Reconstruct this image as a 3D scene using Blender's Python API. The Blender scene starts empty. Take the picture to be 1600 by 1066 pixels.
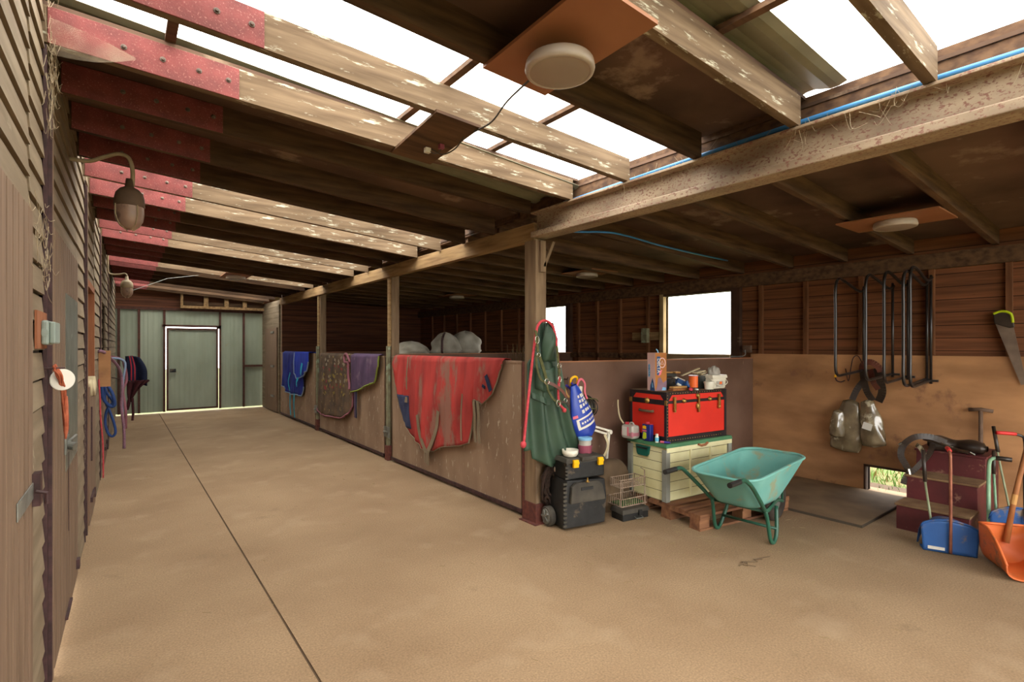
import bpy, bmesh, math, random
from mathutils import Matrix, Vector, Euler, noise
random.seed(7)
PI = math.pi
SC = bpy.context.scene
COL = SC.collection

# ------------------------------------------------------------------ camera
cam = bpy.data.objects.new('camera', bpy.data.cameras.new('camera'))
COL.objects.link(cam)
cam.location = (0, 0, 1.55)
cam.rotation_euler = (PI/2, 0, -math.atan(615/807))
cam.data.sensor_width = 36
cam.data.lens = 807/1600*36
cam.data.shift_y = 8/1600
cam.data.clip_start = 0.05
SC.camera = cam

# ------------------------------------------------------------------ world: bright overcast sky
w = bpy.data.worlds.new('overcast'); SC.world = w; w.use_nodes = True
bg = w.node_tree.nodes['Background']
bg.inputs[0].default_value = (1.0, 0.985, 0.95, 1)
bg.inputs[1].default_value = 6.0
SC.view_settings.view_transform = 'Standard'
SC.view_settings.look = 'None'
SC.view_settings.gamma = 1
SC.view_settings.use_curve_mapping = False
SC.view_settings.exposure = 0.45
SC.cycles.max_bounces = 10
SC.cycles.diffuse_bounces = 6
SC.cycles.transparent_max_bounces = 12
SC.cycles.sample_clamp_indirect = 6

# ------------------------------------------------------------------ helpers
def lin(h):
    if isinstance(h, str):
        h = h.lstrip('#'); c = [int(h[i:i+2], 16)/255 for i in (0, 2, 4)]
    else: c = h
    return tuple((x/12.92 if x <= .04045 else ((x+.055)/1.055)**2.4) for x in c) + (1,)

class MB:
    def __init__(s, xf=None): s.bm = bmesh.new(); s.xf = xf
    def box(s, x0, x1, y0, y1, z0, z1, m=0, top=None):
        """top=(dx,dy) shrinks the upper face"""
        a, b = top or (0, 0)
        v = [s.bm.verts.new(p) for p in ((x0,y0,z0),(x1,y0,z0),(x1,y1,z0),(x0,y1,z0),
             (x0+a,y0+b,z1),(x1-a,y0+b,z1),(x1-a,y1-b,z1),(x0+a,y1-b,z1))]
        for f in ((3,2,1,0),(4,5,6,7),(0,1,5,4),(1,2,6,5),(2,3,7,6),(3,0,4,7)):
            s.bm.faces.new([v[i] for i in f]).material_index = m
        return s
    def obox(s, c, size, rot=(0,0,0), m=0):
        M = Matrix.Translation(c) @ Euler(rot).to_matrix().to_4x4()
        a, b, d = [k/2 for k in size]
        v = [s.bm.verts.new(M @ Vector(p)) for p in ((-a,-b,-d),(a,-b,-d),(a,b,-d),(-a,b,-d),(-a,-b,d),(a,-b,d),(a,b,d),(-a,b,d))]
        for f in ((3,2,1,0),(4,5,6,7),(0,1,5,4),(1,2,6,5),(2,3,7,6),(3,0,4,7)):
            s.bm.faces.new([v[i] for i in f]).material_index = m
        return s
    def hexa(s, p, m=0):
        v = [s.bm.verts.new(q) for q in p]
        for f in ((3,2,1,0),(4,5,6,7),(0,1,5,4),(1,2,6,5),(2,3,7,6),(3,0,4,7)):
            s.bm.faces.new([v[i] for i in f]).material_index = m
        return s
    def bar(s, a, b, wd, ht, up=(0,0,1), m=0):
        a, b = Vector(a), Vector(b); d = (b-a).normalized(); up = Vector(up)
        sx = d.cross(up).normalized()*wd/2; sz = sx.cross(d).normalized()*ht/2
        return s.hexa([a-sx-sz, a+sx-sz, b+sx-sz, b-sx-sz, a-sx+sz, a+sx+sz, b+sx+sz, b-sx+sz], m)
    def tube(s, pts, r, seg=8, closed=False, m=0, flat=1.0):
        pts = [Vector(p) for p in pts]; n = len(pts); rings = []
        R = r if isinstance(r, (list, tuple)) else [r]*n
        prev = None
        for i, p in enumerate(pts):
            if closed: d = pts[(i+1) % n]-pts[i-1]
            else: d = pts[min(i+1, n-1)]-pts[max(i-1, 0)]
            if d.length < 1e-9: d = Vector((0,0,1))
            d.normalize()
            if prev is None:
                u = d.cross(Vector((0,0,1)))
                if u.length < .1: u = d.cross(Vector((0,1,0)))
            else: u = prev - d*prev.dot(d)
            u.normalize(); prev = u; v = d.cross(u)
            rings.append([s.bm.verts.new(p+u*math.cos(2*PI*k/seg)*R[i]+v*math.sin(2*PI*k/seg)*R[i]*flat) for k in range(seg)])
        for i in range(n if closed else n-1):
            a, b = rings[i], rings[(i+1) % n]
            for k in range(seg):
                s.bm.faces.new((a[k], a[(k+1) % seg], b[(k+1) % seg], b[k])).material_index = m
        if not closed:
            s.bm.faces.new(rings[0][::-1]).material_index = m; s.bm.faces.new(rings[-1]).material_index = m
        return s
    def lathe(s, prof, c=(0,0,0), seg=24, m=0, M=None, sx=1, sy=1):
        M = M or Matrix.Identity(4); c = Vector(c); rings = []
        for r, z in prof:
            if r < 1e-6: rings.append([s.bm.verts.new(c + (M @ Vector((0,0,z))))])
            else: rings.append([s.bm.verts.new(c + (M @ Vector((r*sx*math.cos(2*PI*k/seg), r*sy*math.sin(2*PI*k/seg), z)))) for k in range(seg)])
        for a, b in zip(rings, rings[1:]):
            for k in range(seg):
                k2 = (k+1) % seg
                if len(a) == 1 and len(b) == 1: continue
                if len(a) == 1: f = (a[0], b[k2], b[k])
                elif len(b) == 1: f = (a[k], a[k2], b[0])
                else: f = (a[k], a[k2], b[k2], b[k])
                try: s.bm.faces.new(f).material_index = m
                except ValueError: pass
        return s
    def prism(s, poly, axis, a, b, m=0):
        """poly in the two other axes, extruded along axis from a to b"""
        def P(u, v, t): return {'x': (t,u,v), 'y': (u,t,v), 'z': (u,v,t)}[axis]
        A = [s.bm.verts.new(P(u, v, a)) for u, v in poly]; B = [s.bm.verts.new(P(u, v, b)) for u, v in poly]
        n = len(poly)
        s.bm.faces.new(A[::-1]).material_index = m; s.bm.faces.new(B).material_index = m
        for i in range(n): s.bm.faces.new((A[i], A[(i+1) % n], B[(i+1) % n], B[i])).material_index = m
        return s
    def grid(s, fn, nu, nv, m=0, mf=None, closeu=False):
        V = [[s.bm.verts.new(fn(i/(nu if closeu else nu-1), j/(nv-1))) for j in range(nv)] for i in range(nu)]
        for i in range(nu if closeu else nu-1):
            for j in range(nv-1):
                f = s.bm.faces.new((V[i][j], V[(i+1) % nu][j], V[(i+1) % nu][j+1], V[i][j+1]))
                f.material_index = mf(i/(nu-1), j/(nv-1)) if mf else m
        return V
    def build(s, name, mats, parent=None, smooth=False, bevel=0, solid=0, sub=0, local=False):
        if s.xf:
            for v in s.bm.verts: v.co = s.xf(v.co)
        if parent is not None and not local:
            p = parent; M = Matrix.Identity(4)
            while p is not None:
                M = Matrix.LocRotScale(p.location, p.rotation_euler, p.scale) @ M; p = p.parent
            Mi = M.inverted()
            for v in s.bm.verts: v.co = Mi @ v.co
        bmesh.ops.recalc_face_normals(s.bm, faces=s.bm.faces)
        me = bpy.data.meshes.new(name); s.bm.to_mesh(me); s.bm.free()
        o = bpy.data.objects.new(name, me); COL.objects.link(o)
        if not isinstance(mats, (list, tuple)): mats = [mats]
        for m in mats: me.materials.append(m)
        if smooth:
            for p in me.polygons: p.use_smooth = True
        if parent is not None: o.parent = parent
        if solid:
            q = o.modifiers.new('thickness', 'SOLIDIFY'); q.thickness = solid; q.offset = 0
        if bevel:
            q = o.modifiers.new('bevel', 'BEVEL'); q.width = bevel; q.segments = 2; q.limit_method = 'ANGLE'; q.angle_limit = .6
        if sub:
            q = o.modifiers.new('sub', 'SUBSURF'); q.levels = sub; q.render_levels = sub
        return o

def tag(o, label, cat, group=None, kind=None):
    o['label'] = label
    if cat: o['category'] = cat
    if group: o['group'] = group
    if kind: o['kind'] = kind
    return o
def thing(name, label, cat, loc=(0,0,0), rotz=0, group=None):
    o = bpy.data.objects.new(name, None); COL.objects.link(o); o.empty_display_size = .1
    o.location = loc; o.rotation_euler = (0, 0, rotz)
    return tag(o, label, cat, group)
def struct(o):
    o['kind'] = 'structure'; return o

def curve(pts, n=8):
    """Catmull-Rom through pts"""
    P = [Vector(p) for p in pts]; out = []
    Q = [P[0]*2-P[1]] + P + [P[-1]*2-P[-2]]
    for i in range(1, len(Q)-2):
        for k in range(n):
            t = k/n; a, b, c, d = Q[i-1:i+3]
            out.append(.5*((2*b)+(c-a)*t+(2*a-5*b+4*c-d)*t*t+(3*b-a-3*c+d)*t**3))
    out.append(P[-1]); return out

def text_mesh(body, size, ext, name, mat, parent, M):
    """lettering as a mesh part; M is the local matrix of the text plane"""
    cu = bpy.data.curves.new('lettering', 'FONT'); cu.body = body; cu.size = size; cu.extrude = ext
    cu.align_x = 'CENTER'; cu.align_y = 'CENTER'
    t = bpy.data.objects.new('lettering', cu); COL.objects.link(t)
    dg = bpy.context.evaluated_depsgraph_get()
    me = bpy.data.meshes.new_from_object(t.evaluated_get(dg))
    bpy.data.objects.remove(t)
    me.transform(M); me.materials.clear(); me.materials.append(mat)
    o = bpy.data.objects.new(name, me); COL.objects.link(o); o.parent = parent
    return o

# ------------------------------------------------------------------ materials
def mat(name, c1, c2=None, scale=3, stretch=(1,1,1), rough=.8, bump=.15, metal=0, spots=None, detail=8,
        lo=.35, hi=.65, spot_scale=9, spot_at=.62, spot_stretch=(1,1,1), bscale=None, spec=.3, lines=None, coat=0, emit=None):
    """two-tone noise, optional blotches (spots colour) and optional dark grooves lines=(axis, period, width, colour)"""
    m = bpy.data.materials.new(name); m.use_nodes = True
    N, L = m.node_tree.nodes, m.node_tree.links
    b = N['Principled BSDF']
    b.inputs['Roughness'].default_value = rough; b.inputs['Metallic'].default_value = metal
    b.inputs['Specular IOR Level'].default_value = spec
    if coat: b.inputs['Coat Weight'].default_value = coat
    tc = N.new('ShaderNodeTexCoord'); mp = N.new('ShaderNodeMapping'); mp.inputs['Scale'].default_value = stretch
    L.new(tc.outputs['Object'], mp.inputs[0])
    nz = N.new('ShaderNodeTexNoise'); nz.inputs['Scale'].default_value = scale; nz.inputs['Detail'].default_value = detail
    L.new(mp.outputs[0], nz.inputs['Vector'])
    cr = N.new('ShaderNodeMapRange'); cr.inputs[1].default_value = lo; cr.inputs[2].default_value = hi
    L.new(nz.outputs['Fac'], cr.inputs[0])
    mx = N.new('ShaderNodeMix'); mx.data_type = 'RGBA'
    mx.inputs['A'].default_value = lin(c1); mx.inputs['B'].default_value = lin(c2 or c1)
    L.new(cr.outputs[0], mx.inputs['Factor'])
    out = mx.outputs['Result']; hgt = nz.outputs['Fac']
    if spots:
        mp2 = N.new('ShaderNodeMapping'); mp2.inputs['Scale'].default_value = spot_stretch; mp2.inputs['Location'].default_value = (3.1, 1.7, 5.2)
        L.new(tc.outputs['Object'], mp2.inputs[0])
        n2 = N.new('ShaderNodeTexNoise'); n2.inputs['Scale'].default_value = spot_scale; n2.inputs['Detail'].default_value = 6
        n2.inputs['Roughness'].default_value = .65
        L.new(mp2.outputs[0], n2.inputs['Vector'])
        r2 = N.new('ShaderNodeMapRange'); r2.inputs[1].default_value = spot_at; r2.inputs[2].default_value = spot_at+.07
        L.new(n2.outputs['Fac'], r2.inputs[0])
        m2 = N.new('ShaderNodeMix'); m2.data_type = 'RGBA'; m2.inputs['B'].default_value = lin(spots)
        L.new(r2.outputs[0], m2.inputs['Factor']); L.new(out, m2.inputs['A']); out = m2.outputs['Result']
    if lines:
        ax, per, wd, colr = lines
        sp = N.new('ShaderNodeSeparateXYZ'); L.new(tc.outputs['Object'], sp.inputs[0])
        dv = N.new('ShaderNodeMath'); dv.operation = 'DIVIDE'; dv.inputs[1].default_value = per
        L.new(sp.outputs['XYZ'.index(ax)], dv.inputs[0])
        fr = N.new('ShaderNodeMath'); fr.operation = 'FRACT'; L.new(dv.outputs[0], fr.inputs[0])
        lt = N.new('ShaderNodeMath'); lt.operation = 'LESS_THAN'; lt.inputs[1].default_value = wd/per
        L.new(fr.outputs[0], lt.inputs[0])
        m3 = N.new('ShaderNodeMix'); m3.data_type = 'RGBA'; m3.inputs['B'].default_value = lin(colr)
        L.new(lt.outputs[0], m3.inputs['Factor']); L.new(out, m3.inputs['A']); out = m3.outputs['Result']
    L.new(out, b.inputs['Base Color'])
    if bump:
        bp = N.new('ShaderNodeBump'); bp.inputs['Strength'].default_value = bump; bp.inputs['Distance'].default_value = .01
        if bscale:
            nb = N.new('ShaderNodeTexNoise'); nb.inputs['Scale'].default_value = bscale; nb.inputs['Detail'].default_value = 5
            L.new(mp.outputs[0], nb.inputs['Vector']); hgt = nb.outputs['Fac']
        L.new(hgt, bp.inputs['Height']); L.new(bp.outputs[0], b.inputs['Normal'])
    return m

def floor_mat():
    m = mat('dusty_concrete', '#9a8062', '#876d51', scale=1.3, rough=.9, bump=.03, bscale=90, lo=.3, hi=.7,
            spots='#80694f', spot_scale=1.1, spot_at=.66)
    N, L = m.node_tree.nodes, m.node_tree.links
    b = N['Principled BSDF']; src = b.inputs['Base Color'].links[0].from_socket
    tc = N.new('ShaderNodeTexCoord')
    n = N.new('ShaderNodeTexNoise'); n.inputs['Scale'].default_value = 95; n.inputs['Detail'].default_value = 9
    L.new(tc.outputs['Object'], n.inputs['Vector'])
    r = N.new('ShaderNodeMapRange'); r.inputs[1].default_value = .3; r.inputs[2].default_value = .7; r.inputs[3].default_value = .76; r.inputs[4].default_value = 1.2
    L.new(n.outputs['Fac'], r.inputs[0])
    mm = N.new('ShaderNodeMix'); mm.data_type = 'RGBA'; mm.blend_type = 'MULTIPLY'; mm.inputs['Factor'].default_value = 1
    L.new(src, mm.inputs['A']); L.new(r.outputs[0], mm.inputs['B'])
    # reddish rust wash patches and pale scuffs
    n2 = N.new('ShaderNodeTexNoise'); n2.inputs['Scale'].default_value = 2.7; n2.inputs['Detail'].default_value = 8
    L.new(tc.outputs['Object'], n2.inputs['Vector'])
    r2 = N.new('ShaderNodeMapRange'); r2.inputs[1].default_value = .56; r2.inputs[2].default_value = .75; r2.inputs[4].default_value = .5
    L.new(n2.outputs['Fac'], r2.inputs[0])
    m2 = N.new('ShaderNodeMix'); m2.data_type = 'RGBA'; m2.inputs['B'].default_value = lin('#a89073')
    L.new(r2.outputs[0], m2.inputs['Factor']); L.new(mm.outputs['Result'], m2.inputs['A'])
    L.new(m2.outputs['Result'], b.inputs['Base Color'])
    return m

X = {}
X['floor'] = floor_mat()
X['joint'] = mat('joint_dirt', '#5e4a35', '#4b3a2a', rough=.95)
X['beam'] = mat('weathered_timber', '#7d6850', '#5c4935', scale=4, stretch=(.5,4,6), rough=.85, bump=.35, spots='#b3ae99', spot_scale=6, spot_at=.585, spot_stretch=(1,3.4,5))  # lichened rafters by the skylights, their lit look painted into the base tone
X['beam2'] = mat('dark_timber', '#5a422c', '#3a281a', scale=4, stretch=(.6,4,6), rough=.85, bump=.25)  # rafters of the unlit bays, shade painted into the colour; also one slat
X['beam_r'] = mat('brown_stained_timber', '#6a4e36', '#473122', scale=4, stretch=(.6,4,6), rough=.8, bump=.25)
X['red'] = mat('red_oxide_plate', '#7c3a36', '#66302c', scale=9, rough=.65, bump=.2, bscale=120, spots='#96625a', spot_scale=110, spot_at=.58, spec=.3)
X['bolt'] = mat('bolt_steel', '#7a685c', '#574a41', scale=30, rough=.6, metal=.3)
X['board'] = mat('roof_boarding', '#6d5444', '#473529', scale=1.3, rough=.9, bump=.2, spots='#86705c', spot_scale=1.8, spot_at=.58)
X['steel'] = mat('painted_rusting_steel', '#a89378', '#84705a', scale=9, stretch=(1,.3,1), rough=.6, bump=.2, spots='#7c5545', spot_scale=75, spot_stretch=(1,.6,1), spot_at=.53, spec=.4)
X['tbeam'] = mat('timber_beam', '#a5865c', '#7d6040', scale=4, stretch=(5,.5,6), rough=.85, bump=.25)
X['post'] = mat('brown_painted_post', '#8c755a', '#735d47', scale=5, stretch=(4,4,.5), rough=.75, bump=.2)
X['rust'] = mat('rust_steel', '#6d3c30', '#55302a', scale=25, rough=.8, bump=.3)
X['stanch'] = mat('dark_oxide_steel', '#4a3130', '#33211f', scale=20, rough=.6, bump=.25)
X['gate'] = mat('kicked_ply_gate', '#9c826a', '#836a55', scale=1.6, stretch=(1,2,.7), rough=.75, bump=.06, spots='#b8a892', spot_scale=22, spot_stretch=(1,1,.35), spot_at=.60)
X['part'] = mat('dark_ply_partition', '#745848', '#624738', scale=2, rough=.65, bump=.06, spots='#a08672', spot_scale=17, spot_stretch=(1,1,.4), spot_at=.66)
X['green_steel'] = mat('old_green_paint', '#8a8a6e', '#776c54', scale=12, rough=.6, bump=.15, spots='#97a58a', spot_scale=10, spot_at=.55)
X['clad'] = mat('tan_shiplap', '#86765f', '#70604b', scale=3, stretch=(1,.6,5), rough=.85, bump=.15, spots='#988c74', spot_scale=5, spot_at=.64)
X['clad_gap'] = mat('shadow_gap_timber', '#3a2c22', rough=.9)
X['door'] = mat('brown_grooved_door', '#806955', '#695442', scale=3, stretch=(1,9,.5), rough=.75, bump=.12)
X['jamb'] = mat('orange_bare_timber', '#9a6240', '#7f4c32', scale=4, stretch=(4,4,.6), rough=.8)
X['zinc'] = mat('worn_grey_sheet', '#7a7b70', '#5d5d52', scale=4, rough=.45, metal=.3, spots='#b3b3a6', spot_scale=9, spot_at=.62, spec=.5)
X['plank'] = mat('red_brown_planks', '#835233', '#5c3822', scale=3, stretch=(3,.35,8), rough=.75, bump=.2, spots='#452716', spot_scale=6, spot_at=.66, lines=('Z', .125, .008, '#331c10'))
X['stanch2'] = mat('dark_red_steel', '#573428', '#43281f', scale=12, rough=.7)
X['plankx'] = mat('red_brown_planks_across', '#6e4128', '#4b2b1b', scale=3, stretch=(.35,3,8), rough=.75, bump=.2, spots='#3a1f13', spot_scale=6, spot_at=.66, lines=('Z', .125, .008, '#2b1810'))
X['stud'] = mat('brown_stud', '#7b4f31', '#5a3822', scale=4, stretch=(5,5,.6), rough=.8, bump=.2)
X['ply'] = mat('stained_plywood', '#bb8a5e', '#986d49', scale=2.2, stretch=(1,.7,2), rough=.75, bump=.04, spots='#8f664a', spot_scale=2.6, spot_at=.57)
X['sheet'] = mat('green_steel_sheet', '#98a08c', '#828a76', scale=1.5, stretch=(1,1,.4), rough=.5, bump=.03, spots='#958768', spot_scale=2.6, spot_at=.66, spec=.4)
X['olive_sheet'] = mat('metal_roof_sheet', '#8a876e', '#706d57', scale=3, rough=.5, bump=.03)
X['sill'] = mat('dusty_sill', '#a98f66', '#8c744f', scale=5, rough=.85)
X['darkframe'] = mat('dark_brown_frame', '#4f3629', '#3c291f', scale=6, rough=.7)
X['black'] = mat('black_plastic', '#242321', '#191816', scale=14, rough=.5, bump=.05, spots='#5a4c3c', spot_scale=5, spot_at=.62, spec=.4)
X['dusty_black'] = mat('dusty_black_plastic', '#4d473d', '#35312b', scale=6, rough=.7, bump=.05)
X['yellow'] = mat('yellow_clip', '#f0b400', rough=.4, bump=0)
X['white'] = mat('white_plastic', '#e2dccb', '#d0c8b4', scale=8, rough=.4, bump=0, spec=.5)
X['fitting'] = mat('aged_white_fitting', '#b8aa9c', '#a89a8c', scale=5, rough=.4, bump=0, spec=.5)
X['dulldots'] = mat('dull_print', '#9a8d78', rough=.9, bump=0)
X['dullred'] = mat('dull_red_print', '#8a4240', rough=.9, bump=0)
X['dullgold'] = mat('dull_gold_print', '#8c7a3e', rough=.9, bump=0)
X['lampwhite'] = mat('lamp_diffuser', '#a29284', '#968678', scale=2, rough=.4, bump=0, spec=.5)
X['cream'] = mat('cream_plastic', '#e2dcae', '#d3ca96', scale=4, rough=.5, bump=0, spots='#a99a6a', spot_scale=5, spot_at=.68, lines=('Z', .087, .005, '#6b6444'))
X['cream_plain'] = mat('cream_plain', '#e2dcae', '#cfc69a', scale=4, rough=.5, bump=0)
X['grey_plastic'] = mat('grey_corner', '#8f8f85', '#77776d', rough=.5, bump=0)
X['greenlid'] = mat('green_lid', '#4a7a55', '#3d6647', rough=.5, bump=0, spots='#7c8a66', spot_scale=7, spot_at=.62)
X['teal'] = mat('teal_handle', '#17594c', '#124a40', rough=.4, bump=0)
X['trunkred'] = mat('trunk_red', '#dc3323', '#cf2c1f', scale=3, rough=.45, bump=.03, spec=.4)
X['trunkblack'] = mat('trunk_black_edge', '#2a2022', '#1b1516', scale=12, rough=.5, bump=.1)
X['brass'] = mat('aged_brass', '#b3914f', '#8a6a34', scale=20, rough=.35, metal=.8, bump=.1)
X['pallet'] = mat('pallet_wood', '#8c6243', '#6a4530', scale=4, stretch=(.6,5,5), rough=.85, bump=.25)
X['barrow'] = mat('turquoise_tray', '#74aca0', '#5b9a92', scale=2.0, rough=.5, bump=.04, spots='#8d967a', spot_scale=3.0, spot_at=.57, spec=.4)
X['barrowfr'] = mat('barrow_green_tube', '#245843', '#1f4a3a', scale=10, rough=.4, bump=.05, spec=.5, spots='#5b5a3c', spot_scale=9, spot_at=.64)
X['tyre'] = mat('dirty_rubber', '#3d342c', '#2a241f', scale=9, rough=.9)
X['mat'] = mat('rubber_mat', '#846c50', '#6d5841', scale=3, rough=.9, bump=.1)
X['matedge'] = mat('rubber_edge', '#4a4034', rough=.9)
X['maroon'] = mat('maroon_paint', '#60292b', '#4c2022', scale=4, rough=.5, bump=.05, spots='#85604f', spot_scale=9, spot_at=.60, spec=.4)
X['tread'] = mat('dusty_tread', '#8a6e4e', '#6d5038', scale=6, rough=.9)
X['leather'] = mat('dark_leather', '#3b2f26', '#2a211b', scale=9, rough=.4, bump=.12, spec=.5)
X['brownleather'] = mat('brown_leather', '#6b3a2c', '#50291f', scale=9, rough=.4, spec=.5)
X['blueplastic'] = mat('blue_scoop', '#2f5c9c', '#284f86', scale=4, rough=.55, bump=.05, spots='#82705f', spot_scale=4.5, spot_at=.53, spec=.4)
X['orangeplastic'] = mat('orange_scoop', '#c9642f', '#b0531f', scale=4, rough=.55, bump=.05, spots='#85573c', spot_scale=4, spot_at=.56, spec=.4)
X['rusttube'] = mat('rusty_chrome_tube', '#96604a', '#7a4838', scale=15, rough=.45, metal=.4)
X['mint'] = mat('mint_tube', '#8ab08c', '#7a9c80', scale=8, rough=.5, bump=0)
X['palegreen'] = mat('pale_green_tube', '#8f9577', '#7c7f60', scale=8, rough=.5, bump=0)
X['handlewood'] = mat('handle_wood', '#9a6236', '#7c4b28', scale=6, stretch=(5,5,.6), rough=.6)
X['greyhandle'] = mat('grey_brown_handle', '#6e5646', '#584436', scale=8, rough=.7)
X['redgrip'] = mat('red_grip', '#c9302e', rough=.45, bump=0)
X['rack'] = mat('black_tube', '#2b2523', '#1f1a19', scale=20, rough=.35, bump=0, spec=.6)
X['polybag'] = mat('clear_wrap_over_khaki', '#857559', '#5f523e', scale=7, rough=.2, bump=.6, bscale=9, spec=.9, coat=.5, spots='#b3a88c', spot_scale=6, spot_at=.58)
X['saw'] = mat('saw_steel', '#8a7a6c', '#6e5f55', scale=6, rough=.4, metal=.5)
X['lime'] = mat('lime_plastic', '#b5c81e', rough=.45, bump=0)
X['rugred'] = mat('red_rug', '#b8403a', '#8f332e', scale=2.5, stretch=(1,2.2,.6), rough=.9, bump=.15, bscale=120, spots='#8f6253', spot_scale=2.4, spot_at=.53, spot_stretch=(1,1.6,.6))
X['binding'] = mat('grey_binding', '#8a7a64', '#74664f', rough=.9)
X['navy'] = mat('navy_lining', '#3d4460', '#2f3550', scale=8, rough=.9)
X['royal'] = mat('royal_blue_rug', '#27348c', '#202a72', scale=5, rough=.8, bump=.1, spots='#4a4a86', spot_scale=4, spot_at=.62)
X['royal2'] = mat('bright_blue_rug', '#2a42b8', '#24389c', scale=5, rough=.8)
X['lightblue'] = mat('light_blue_edge', '#7f90a8', rough=.9, bump=0)
X['cyan'] = mat('cyan_strap', '#2aa6c4', rough=.8, bump=0)
X['floral'] = mat('muddy_floral_rug', '#6d5844', '#50443a', scale=5, rough=.9, bump=.1, spots='#a8925c', spot_scale=11, spot_at=.6)
X['purple'] = mat('purple_rug', '#5c4660', '#4b3a52', scale=5, rough=.85, bump=.1, spots='#7a6672', spot_scale=3, spot_at=.6)
X['limeedge'] = mat('lime_edge', '#7c8a3c', rough=.9, bump=0)
X['pink'] = mat('pink_edge', '#96606a', '#7a4a52', rough=.9, bump=0)
X['yellowdot'] = mat('yellow_print', '#c0a040', rough=.9, bump=0)
X['whiteprint'] = mat('white_print', '#d5d0c4', rough=.8, bump=0)
X['magenta'] = mat('red_pink_print', '#c23c48', rough=.9, bump=0)
X['cape'] = mat('bottle_green_coat', '#3c513e', '#304335', scale=4, rough=.5, bump=.05, spec=.35)
X['capein'] = mat('coat_lining', '#1f2c22', rough=.8, bump=0)
X['rope_red'] = mat('coral_rope', '#c94a50', '#b03c44', scale=50, rough=.85, bump=.2)
X['webolive'] = mat('olive_webbing', '#5a5a35', '#48482b', scale=30, rough=.9)
X['nickel'] = mat('nickel_fitting', '#b8b4a6', rough=.25, metal=.9, bump=0)
X['bagblue'] = mat('blue_feed_bag', '#2343a8', '#1b3690', scale=3, rough=.35, bump=.15, bscale=8, spec=.5)
X['helmet'] = mat('dark_olive_helmet', '#37362c', '#2a2922', scale=6, rough=.45, spec=.4)
X['pinktub'] = mat('pink_tub', '#9a4c60', '#86424f', rough=.5, bump=0)
X['clearplastic'] = mat('cloudy_plastic', '#b9b4a8', '#a09a90', rough=.3, bump=0)
X['boxpink'] = mat('shoebox_side', '#dcb8ae', '#d3aca4', scale=3, rough=.6, bump=0)
X['boxorange'] = mat('shoebox_front', '#b0702c', '#9a5c28', scale=3, rough=.6, bump=0)
X['mauve'] = mat('mauve_print', '#8a6a7a', '#755a66', scale=8, rough=.6, bump=0)
X['navyprint'] = mat('navy_print', '#2c4a7a', rough=.6, bump=0)
X['skyprint'] = mat('sky_print', '#7fb4d8', rough=.6, bump=0)
X['orange'] = mat('orange_tin', '#e8682a', rough=.4, bump=0)
X['tan'] = mat('tan_wood', '#b98c54', '#a3763f', scale=8, rough=.7)
X['bucketblack'] = mat('grey_black_bucket', '#33342f', '#282925', rough=.5, bump=0)
X['pinkliquid'] = mat('pink_liquid', '#b0606a', '#a8707a', rough=.3, bump=0)
X['pinklabel'] = mat('pink_label', '#e07080', rough=.5, bump=0)
X['tinblue'] = mat('tin_blue', '#1f2c7a', '#1a2568', rough=.35, bump=0)
X['capblue'] = mat('cap_blue', '#5fb4d0', rough=.4, bump=0)
X['purpletube'] = mat('purple_tube', '#3a2c80', rough=.4, bump=0)
X['wire'] = mat('coated_wire', '#b09a86', '#8c7562', scale=20, rough=.6, bump=0)
X['turf'] = mat('green_grass_mat', '#4a6a34', '#35502a', scale=30, rough=.95, bump=.4)
X['cover'] = mat('brown_canvas', '#6e5a44', '#594836', scale=5, rough=.95, bump=.25, bscale=20)
X['bulkbag'] = mat('pale_bulk_bag', '#a39c8c', '#867f70', scale=4, rough=.8, bump=.4, bscale=6)
X['bale'] = mat('straw_bale', '#6e5634', '#57442a', scale=14, rough=.95, bump=.4)
X['grass'] = mat('grass_blades', '#6d9440', '#46692a', scale=3, rough=.8, bump=0)
X['drygrass'] = mat('dry_grass', '#a8966c', '#8c7a50', scale=3, rough=.8, bump=0)
X['ground'] = mat('meadow', '#5a6a38', '#756a45', scale=4, rough=.95)
X['bluepipe'] = mat('blue_water_pipe', '#4a8fc9', '#3d7fb8', scale=5, rough=.4, bump=0, spec=.5)
X['cable'] = mat('grey_cable', '#4c443a', rough=.6, bump=0)
X['cobweb'] = mat('cobweb', '#b8a88c', '#8c7a60', scale=20, rough=1, bump=0)
X['gooseneck'] = mat('cream_conduit', '#a89678', '#8a785c', scale=8, rough=.6)
X['glass_dirty'] = mat('dusty_glass_bowl', '#a08470', '#86695a', scale=6, rough=.35, bump=0, spots='#6b5346', spot_scale=8, spot_at=.6, spec=.5)
X['lampbrown'] = mat('dusty_lamp_body', '#6b5644', '#574435', scale=10, rough=.7)
X['boardbrown'] = mat('smooth_brown_board', '#a26e4c', '#925f40', scale=2, rough=.6, bump=.02)
X['socket'] = mat('grey_socket', '#8f9a90', '#7f8a80', rough=.45, bump=0)
X['twine'] = mat('orange_twine', '#bd6a4c', '#a35238', scale=40, rough=.95, bump=.3)
X['blue_rope'] = mat('blue_lead_rope', '#2c4476', '#243a6a', scale=40, rough=.9)
X['maroon_cloth'] = mat('maroon_cloth', '#4a2024', '#3a181c', scale=6, rough=.9)
X['navy_cloth'] = mat('navy_cloth', '#222a44', '#1a2138', scale=6, rough=.9)
X['purple_rope'] = mat('mauve_rope', '#6e5260', '#8a6470', scale=60, rough=.95, bump=.3)
X['galv'] = mat('galvanised', '#8c8c84', '#6e6e66', scale=14, rough=.45, metal=.5)
X['hay_dark'] = mat('dark_haynet', '#3a2a20', '#281c16', scale=30, rough=.95, bump=.5)
X['sack'] = mat('pale_sack', '#c8b896', '#b3a27e', scale=6, rough=.9)

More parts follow.
